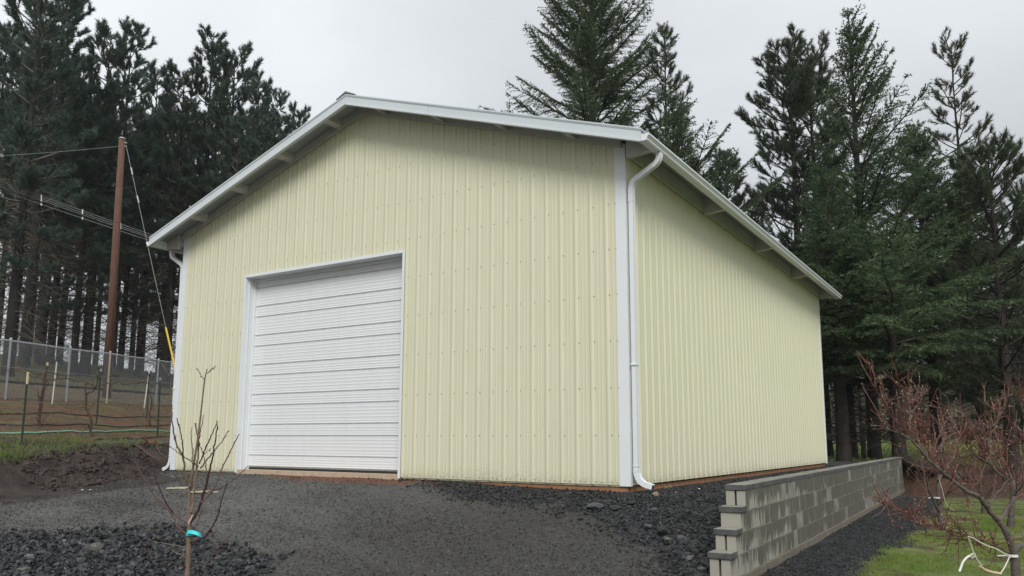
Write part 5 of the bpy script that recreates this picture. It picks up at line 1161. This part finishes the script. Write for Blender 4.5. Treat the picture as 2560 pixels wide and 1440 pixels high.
# ------------------------------------------------------------------ rail fence, log, far car
fr = thing('rail_fence', 'weathered post and rail fence behind the rear corner of the building', 'fence')
fd = 26.0; fb_ = dep(2156, 1100, fd); fz = float(height(fb_[0], fb_[1]))
MB().tube([[fb_[0], fb_[1], fz - .3], dep(2157, 1066, fd)], [.085, .080], 9).build('post', M['fencewood'], fr, smooth=True)
MB().tube([dep(2150, 1102, fd), dep(2110, 1100, fd), dep(2060, 1097, fd - .1), dep(1960, 1092, fd - .3)], .050, 8).build('rail', M['fencewood'], fr, smooth=True)
MB().tube([[*dep(2020, 1100, fd)[:2], fz - .3], dep(2020, 1060, fd)], .08, 9).build('post', M['fencewood'], fr, smooth=True)
tag(MB().box(dep(2093, 1112, fd - .08), (.04, .03, .16)).build('rail_tag', M['whiteplastic']), 'small white tag hanging from the fence rail', 'tag')
lg = np.array([ground_hit(2262, 1212), ground_hit(2330, 1208), ground_hit(2430, 1204)]); lg[:, 2] = height(lg[:, 0], lg[:, 1]) + .10
tag(MB().tube(smooth_path(lg, 16), np.linspace(.17, .12, 16) * (1 + .08 * rs.random(16)), 10).build('fallen_log', M['bark'], smooth=True), 'dark fallen log lying past the far end of the block wall', 'log')
cp = dep(2172, 1090, 105.0); cp[2] = float(height(cp[0], cp[1]))
car = thing('parked_car', 'white car parked far off, seen between the tree trunks', 'car', cp, YAW + 1.9)
cbm = MB(); cbm.extrude([(-2.1, .35), (-2.1, .95), (-1.95, 1.0), (-1.2, 1.45), (.5, 1.48), (1.15, 1.0), (2.05, .88), (2.1, .4)], (0, -.85, 0), (1, 0, 0), (0, 0, 1), (0, 1, 0), 1.7); cbm.build('body', M['carpaint'], car)
for yy_ in (-.856, .850): MB().extrude([(-1.75, 1.02), (-1.15, 1.38), (.45, 1.40), (.98, 1.02)], (0, yy_, 0), (1, 0, 0), (0, 0, 1), (0, 1, 0), .006).build('side_window', M['glass'], car)
MB().add([(.55, -.75, 1.46), (.55, .75, 1.46), (1.13, .75, 1.03), (1.13, -.75, 1.03)], quads=[(0, 1, 2, 3)]).build('windscreen', M['glass'], car).location = (.012, 0, .012)
for xx in (-1.3, 1.3):
    for yy_ in (-.8, .8): MB().tube([(xx, yy_ - .1, .32), (xx, yy_ + .1, .32)], .32, 14).build('wheel', M['tyre'], car)

# ------------------------------------------------------------------ stones
_ph = (1 + 5 ** .5) / 2
ICO_V = nrmz(np.array([(-1, _ph, 0), (1, _ph, 0), (-1, -_ph, 0), (1, -_ph, 0), (0, -1, _ph), (0, 1, _ph), (0, -1, -_ph), (0, 1, -_ph), (_ph, 0, -1), (_ph, 0, 1), (-_ph, 0, -1), (-_ph, 0, 1)], float))
ICO_T = np.array([(0, 11, 5), (0, 5, 1), (0, 1, 7), (0, 7, 10), (0, 10, 11), (1, 5, 9), (5, 11, 4), (11, 10, 2), (10, 7, 6), (7, 1, 8), (3, 9, 4), (3, 4, 2), (3, 2, 6), (3, 6, 8), (3, 8, 9), (4, 9, 5), (2, 4, 11), (6, 2, 10), (8, 6, 7), (9, 8, 1)])
OCT_V = np.array([(1, 0, 0), (-1, 0, 0), (0, 1, 0), (0, -1, 0), (0, 0, 1), (0, 0, -1)], float); OCT_T = np.array([(0, 2, 4), (2, 1, 4), (1, 3, 4), (3, 0, 4), (2, 0, 5), (1, 2, 5), (3, 1, 5), (0, 3, 5)])
def rand_rot(n, r):
    q = nrmz(r.normal(size=(n, 4))); w, x, y, z = q.T
    return np.stack([np.stack([1 - 2 * (y * y + z * z), 2 * (x * y - z * w), 2 * (x * z + y * w)], -1), np.stack([2 * (x * y + z * w), 1 - 2 * (x * x + z * z), 2 * (y * z - x * w)], -1), np.stack([2 * (x * z - y * w), 2 * (y * z + x * w), 1 - 2 * (x * x + y * y)], -1)], 1)
def stones(P, size, r, ico=True, flat=(1, .72, .42), jag=.36):
    BV, BT = (ICO_V, ICO_T) if ico else (OCT_V, OCT_T); n = len(P)
    V = BV[None] * (1 + r.uniform(-jag, jag, (n, len(BV), 1))); V = V * (np.array(flat) * r.uniform(.75, 1.25, (n, 3)))[:, None]; V = np.einsum('nij,nkj->nki', rand_rot(n, r), V) * (size * .5)[:, None, None] + P[:, None]
    return V.reshape(-1, 3), (BT[None] + np.arange(n)[:, None, None] * len(BV)).reshape(-1, 3)
def scatter(box, n, keep, r):
    x = r.uniform(box[0], box[1], n); y = r.uniform(box[2], box[3], n); k = keep(x, y); return x[k], y[k]
rr = np.random.default_rng(99)
def vis(x, y, z, marg=60):
    Dv = np.stack([x, y, z], -1) - CAM; zc = Dv @ CF; u = CX0 + FPX * (Dv @ CR) / zc; v = CY0 - FPX * (Dv @ CU) / zc; return (zc > .5) & (u > -marg) & (u < 2560 + marg) & (v < 1440 + marg) & (v > -marg)
def make_stones(name, mat, box, n, maskf, smin, smax, label, cat, ico=True, power=2.2, sink=.25, **kw):
    x, y = scatter(box, n, lambda x, y: rr.random(len(x)) < maskf(x, y), rr); z = height(x, y); k = vis(x, y, z); x, y, z = x[k], y[k], z[k]
    s = smin + (smax - smin) * rr.random(len(x)) ** power; P = np.stack([x, y, z + s * (.5 * .5 - sink * .5)], -1); V, T = stones(P, s, rr, ico, **kw); o = MB().add(V, tris=T).build(name, M[mat], kind='stuff'); o['label'] = label; o['category'] = cat; return len(x)
nz = lambda x, y: (x + .6 * fbm(x, y, 1.6, 21) + .25 * fbm(x, y, 6, 22), y + .6 * fbm(x, y, 1.6, 41) + .25 * fbm(x, y, 6, 42))
make_stones('coarse_gravel', 'rock', (-8.5, -1.8, -6.5, -2.3), 30000, lambda x, y: poly_mask(*nz(x, y), COARSE, .22), .020, .10, 'heap of coarse dark crushed rock in the lower left foreground', 'gravel', sink=.1, power=2.6)
make_stones('loose_gravel', 'rockloose', (-4.2, 2.2, -3.0, .6), 66000, lambda x, y: poly_mask(*nz(x, y), LOOSE, .28) * (y < -.06),   .010, .058, 'loose dark crushed rock banked against the foot of the building', 'gravel', power=3.2, sink=.15)
make_stones('strip_gravel', 'rockloose', (0.0, 1.7, .0, 12.4), 30000, lambda x, y: ((x > .05) & (x < wallx(y) - .22)).astype(float) * np.clip(1.25 - y / 12, .25, 1), .010, .045, 'dark gravel strip between the building and the block wall', 'gravel', ico=False, power=2.5, sink=.2)
make_stones('path_gravel', 'rockloose', (1.4, 3.2, -2.2, 13), 48000, lambda x, y: poly_mask(*nz(x, y), PATH, .12) * (x > wallx(y) + .02) * np.clip(1.2 - y / 11, .2, 1), .009, .036, 'dark gravel path along the lawn side of the block wall', 'gravel', ico=False, power=2.2, sink=.2)
M['pebbledamp'] = stone_mat('damp_driveway_pebble', (0.024, 0.0235, 0.0225), (0.125, 0.122, 0.117), .55, True)
def damp(x, y): return sstep(-6.0, -0.6, x + 1.2 * fbm(x, y, .7, 71)) * sstep(-6.5, -3.5, y + x * .25)
make_stones('driveway_gravel', 'pebble', (-10.5, 2.0, -6.0, 0.1), 165000, lambda x, y: np.clip(1.05 + y * .0, 0, 1) * (1 - poly_mask(x, y, COARSE, .1)) * (1 - poly_mask(x, y, LOOSE, .05)) * (bank_b(x, y) < -.2) * (1 - damp(x, y)) * (.45 + .55 * (vnoise(x, y, 1.4, 3) > .42)) * np.clip((-y + .6) / 3.5, .35, 1), .008, .040, 'fine packed grey gravel of the driveway', 'gravel', ico=False, power=2.6, sink=.35)
make_stones('damp_driveway_gravel', 'pebbledamp', (-10.5, 2.0, -6.0, 0.1), 165000, lambda x, y: np.clip(1.05 + y * .0, 0, 1) * (1 - poly_mask(x, y, COARSE, .1)) * (1 - poly_mask(x, y, LOOSE, .05)) * (bank_b(x, y) < -.2) * damp(x, y) * (.85 + .15 * (vnoise(x, y, 1.4, 3) > .42)) * np.clip((-y + .6) / 3.5, .35, 1), .008, .040, 'fine damp dark gravel in the middle of the driveway', 'gravel', ico=False, power=2.6, sink=.35)
M['mudclod'] = material('mud_clod', (0.024, 0.016, 0.013), 0.8, (0.06, 0.042, 0.034), 6, 6, .4, 30, pos=True)
make_stones('mud_clods', 'mudclod', (-13.5, -7.5, -6.5, 1.5), 13000, lambda x, y: ((bank_b(x, y) > -.35) & (bank_b(x, y) < 1.25) & (vnoise(x, y, 1.1, 8) > .26)).astype(float), .015, .13, 'dark clods of turned mud on the cut bank', 'mud', power=2.8, sink=.25)
# single larger rocks
def boulder(px, py, w, mat, label, flat=(1, .8, .62), seed=0, name='rock'):
    r = np.random.default_rng(seed); g = ground_hit(px, py); d = float((g - CAM) @ CF); s = w / FPX * d
    V = ICO_V.copy(); T = ICO_T.copy()
    mid = {}; VV = list(V); TT_ = []                                       # one subdivision
    def mp_(a, b):
        k = (min(a, b), max(a, b))
        if k not in mid: VV.append(nrmz((VV[a] + VV[b]) / 2)); mid[k] = len(VV) - 1
        return mid[k]
    for a, b, c in T: ab, bc, ca_ = mp_(a, b), mp_(b, c), mp_(c, a); TT_ += [(a, ab, ca_), (b, bc, ab), (c, ca_, bc), (ab, bc, ca_)]
    VV = np.array(VV); VV = VV * (1 + r.uniform(-.16, .16, (len(VV), 1)));
    for _ in range(4): nrm = nrmz(r.normal(size=3)); h = r.uniform(.55, .8); over = np.clip(VV @ nrm - h, 0, None); VV -= over[:, None] * nrm * .9
    VV = VV * np.array(flat) * s * .55
    a = r.uniform(0, 6.28); R_ = np.array([[math.cos(a), -math.sin(a), 0], [math.sin(a), math.cos(a), 0], [0, 0, 1]]); VV = VV @ R_.T
    o = MB().add(VV, tris=TT_).build(name, M[mat], loc=g + [0, 0, s * .18]); tag(o, label, 'rock', 'larger rocks lying in the gravel'); return o
for i, (px, py, w, mt_, lab, fl) in enumerate((
    (242, 1378, 38, 'boulder', 'rounded brownish rock in the coarse gravel left of the sapling', (1, .9, .75)), (160, 1356, 16, 'palestone', 'small pale stone above the rounded rock in the coarse gravel', (1, .7, .5)),
    (74, 1396, 30, 'palestone', 'flat pale stone in the coarse gravel at lower left', (1, .6, .28)), (55, 1432, 36, 'boulder', 'broad grey stone at the bottom edge on the far left', (1, .8, .45)), (200, 1426, 18, 'palestone', 'narrow pale chip of stone near the bottom edge', (1, .35, .35)),
    (300, 1424, 22, 'blueboulder', 'dark bluish stone near the bottom edge left of the sapling', (1, .8, .6)), (145, 1416, 26, 'blueboulder', 'dark bluish stone between the flat pale stone and the narrow chip', (1, .7, .4)),
    (1634, 1280, 22, 'blueboulder', 'bluish rounded rock below the downspout', (1, .85, .7)), (1640, 1239, 18, 'tanstone', 'tan rounded stone just below the downspout mouth', (1, .8, .6)),
    (1487, 1272, 44, 'blueboulder', 'wide dark slab of rock in the loose gravel bank', (1, .7, .35)), (1540, 1275, 30, 'rockloose', 'dark angular rock beside the wide slab', (1, .8, .5)),
    (1620, 1322, 26, 'blueboulder', 'upper dark rock of the cluster near the steps of the block wall', (1, .8, .6)), (1655, 1335, 34, 'rockloose', 'middle dark rock of the cluster near the steps of the block wall', (1, .8, .65)), (1705, 1355, 32, 'blueboulder', 'grey rock right in the cluster near the steps of the block wall', (1, .8, .7)),
    (1668, 1352, 22, 'boulder', 'small grey rock low in the cluster near the steps', (1, .8, .6)), (1725, 1400, 26, 'boulder', 'grey rock lying before the lowest step of the block wall', (1, .8, .55)), (1580, 1262, 24, 'rockloose', 'dark rock above the wide slab in the gravel bank', (1, .8, .5)),
    (1755, 1428, 24, 'boulder', 'rock at the bottom edge by the foot of the block wall', (1, .8, .5)), (1085, 1298, 9, 'palestone', 'tiny pale stone alone on the driveway', (1, .8, .6)), (1748, 1224, 11, 'stake', 'white chip of stone on the gravel near the block wall cap', (1, .5, .3)), (1690, 1232, 6, 'stake', 'tiny white chip on the gravel right of the downspout', (1, .7, .4)), (206, 1226, 8, 'stake', 'left of the two white chips on the wet driveway', (1, .6, .4)), (226, 1226, 7, 'stake', 'right of the two white chips on the wet driveway', (1, .6, .4)))):
    boulder(px, py, w, mt_, lab, fl, 200 + i)
for i, (px, py, l, w_, rz, lab) in enumerate(((448, 1222, .36, .07, .25, 'pale flat timber scrap lying on the driveway behind the sapling, left piece'), (510, 1232, .42, .09, .1, 'pale flat timber scrap lying on the driveway behind the sapling, right piece'))):
    g = ground_hit(px, py); R_ = np.array([[math.cos(YAW + rz), -math.sin(YAW + rz), 0], [math.sin(YAW + rz), math.cos(YAW + rz), 0], [0, 0, 1]]); V = []
    o = MB().box((0, 0, .012), (l, w_, .02), R_); o.box((l * .1, .02, .026), (l * .5, w_ * .5, .008), R_); o = o.build('timber_scrap', M['scrap'], loc=g); tag(o, lab, 'wood scrap')
cs = MB(); cg = ground_hit(372, 1110)
for k in range(7):
    e = rs.normal(0, 1, 3) * [1, 1, .2] + [0, 0, .9]; cs.tube(curve_pts(np.zeros(3), nrmz(e), rs.uniform(.12, .3), 6, -.7, rs, .2), np.linspace(.012, .005, 6), 5)
tag(cs.build('red_stemmed_cutting', M['redstem'], loc=cg), 'small clump of red stems on the mud bank near the building corner', 'cutting')
for i, (pts, lab) in enumerate((([(330, 1112), (350, 1128), (375, 1148), (395, 1158)], 'long brown cane lying on the mud bank left of the red clump'), ([(395, 1112), (392, 1125), (400, 1142), (418, 1150)], 'thin brown cane bent on the mud bank by the corner'))):
    P = np.array([ground_hit(*p_) for p_ in pts]); P = smooth_path(P, 14); P[:, 2] += .03 + .05 * np.sin(np.linspace(0, 3.1, 14)); tag(MB().tube(P, np.linspace(.010, .005, 14), 5).build('cane', M['browntwig']), lab, 'cane')

# ------------------------------------------------------------------ grass
def grass(name, mat, x, y, hmin, hmax, wdt, label, r, lean=.45):
    n = len(x); z = height(x, y); k = vis(x, y, z, 90); x, y, z = x[k], y[k], z[k]; n = len(x)
    az = r.uniform(0, 6.28, n); h = r.uniform(hmin, hmax, n); w = wdt * r.uniform(.6, 1.2, n); ln = lean * r.random(n); dx, dy = np.cos(az), np.sin(az); P = np.stack([x, y, z - .01], -1)
    S = np.stack([-dy, dx, 0 * dx], -1) * w[:, None] * .5; Mid = P + np.stack([dx * ln * h * .35, dy * ln * h * .35, h * .6], -1); Tip = P + np.stack([dx * ln * h, dy * ln * h, h * (1 - .35 * ln)], -1)
    V = np.stack([P - S, P + S, Mid - S * .7, Mid + S * .7, Tip], 1).reshape(-1, 3); b = np.arange(n)[:, None] * 5; T = np.concatenate([b + [0, 1, 3], b + [0, 3, 2], b + [2, 3, 4]])
    o = MB().add(V, tris=T).build(name, M[mat], kind='stuff'); o['label'] = label; o['category'] = 'grass'; return n
rg = np.random.default_rng(3)
def lawn_keep(x, y):
    l, mu_, so, gr, ba = zones(x, y); return rg.random(len(x)) < gr * np.clip((vnoise(x, y, 1.6, 14) - .34) * 3.6, 0.02, 1)
x, y = scatter((2.3, 6.2, -1.5, 9.5), 120000, lawn_keep, rg); grass('lawn_grass', 'grass', x, y, .02, .065, .006, 'short patchy green lawn grass beside the gravel path', rg)
x, y = scatter((-6, 16, 14.5, 60), 60000, lawn_keep, rg); grass('far_grass', 'grass', x, y, .05, .14, .03, 'green grass beneath the firs behind the building', rg)
M['bankgrass'] = material('bank_grass_blades', (0.105, 0.165, 0.034), 0.6, (0.19, 0.20, 0.07), 1.5, 5, trans=0.3, pos=True, spec=0.3)
def strip_keep(x, y):
    b = bank_b(x, y); n_ = np.clip((vnoise(x, y, .9, 33) - .28) * 3, .05, 1); fall = sstep(-.5, -3.6, y); return rg.random(len(x)) < sstep(.8, 1.15, b) * (1 - sstep(2.0, 3.6, b)) * (.3 + .7 * fall) * n_
x, y = scatter((-15, -8, -7, 3), 75000, strip_keep, rg); grass('bank_grass', 'bankgrass', x, y, .04, .12, .013, 'strip of rough green grass along the top of the mud bank', rg, .8)
def soil_keep(x, y):
    b = bank_b(x, y); return (b > 2.4) & (b < 12) & (rg.random(len(x)) < .25 + .75 * (vnoise(x, y, .7, 12) > .55))
x, y = scatter((-26, -9, -8, 12), 30000, soil_keep, rg); grass('vineyard_weeds', 'drygrass', x, y, .03, .10, .02, 'low weeds and dead leaves between the vine rows', rg, .9)
x, y = scatter((-46, -18, -14, 34), 60000, lambda x, y: (bank_b(x, y) > 15.3) & (bank_b(x, y) < 33), rg); grass('hill_grass', 'drygrass', x, y, .06, .20, .05, 'dull tan grass on the slope under the grove', rg, .8)
for k in range(1):
    g = ground_hit(1668, 1222); x = g[0] + rg.normal(0, .07, 90); y = g[1] + rg.normal(0, .04, 90); M['straw'] = material('dead_straw', (.32, .26, .15), .8); grass('straw_tuft', 'straw', x, y, .02, .09, .006, 'small tuft of dead straw by the downspout', rg, 1.2)

# ------------------------------------------------------------------ distant brush closing the view under the right-hand trees
fw = MB(); rf = np.random.default_rng(8); n = 26000
u = rf.uniform(1950, 2750, n); dd_ = rf.uniform(85, 125, n); hh = 9.0 * rf.random(n) ** 1.3 * (.45 + .75 * vnoise(u * .02, dd_ * .05, 1.0, 4))
Pw = np.array([dep(a, 1000, b) for a, b in zip(u, dd_)]); Pw[:, 2] = height(Pw[:, 0], Pw[:, 1]) + hh
dirs = rf.normal(0, 1, (n, 3)) * [1, 1, .8] + [0, 0, .7]
needles(fw, Pw, dirs, 2, 1.1, .30, .35, rf)
M['brush'] = material('winter_brush', (0.13, 0.115, 0.07), 0.9, (0.19, 0.17, 0.11), .25, 4, pos=True)
o = fw.build('distant_brush', M['brush'], kind='stuff'); o['label'] = 'hazy brown belt of far off brush under the trees on the right'; o['category'] = 'brush'

# thin winter haze between the trees
bpy.context.view_layer.update()
hz_lo = float(min(GZ.min(), -7)) - 1.0; hz_hi = max((o.matrix_world @ Vector(c)).z for o in scene.objects if o.type == 'MESH' for c in o.bound_box) + .5
hm = MB().bx(-420, 420, -220, 460, hz_lo, hz_hi)
HAZE = bpy.data.materials.new('haze'); HAZE.use_nodes = True; t_ = HAZE.node_tree; t_.nodes.clear()
ho = N(t_, 'ShaderNodeOutputMaterial'); pv = N(t_, 'ShaderNodeVolumePrincipled'); pv.inputs['Color'].default_value = (.86, .90, .93, 1); pv.inputs['Density'].default_value = 0.00045; pv.inputs['Anisotropy'].default_value = 0.2
t_.links.new(pv.outputs[0], ho.inputs['Volume'])
haze = hm.build('haze', HAZE, kind='stuff')
scene.cycles.volume_bounces = 0
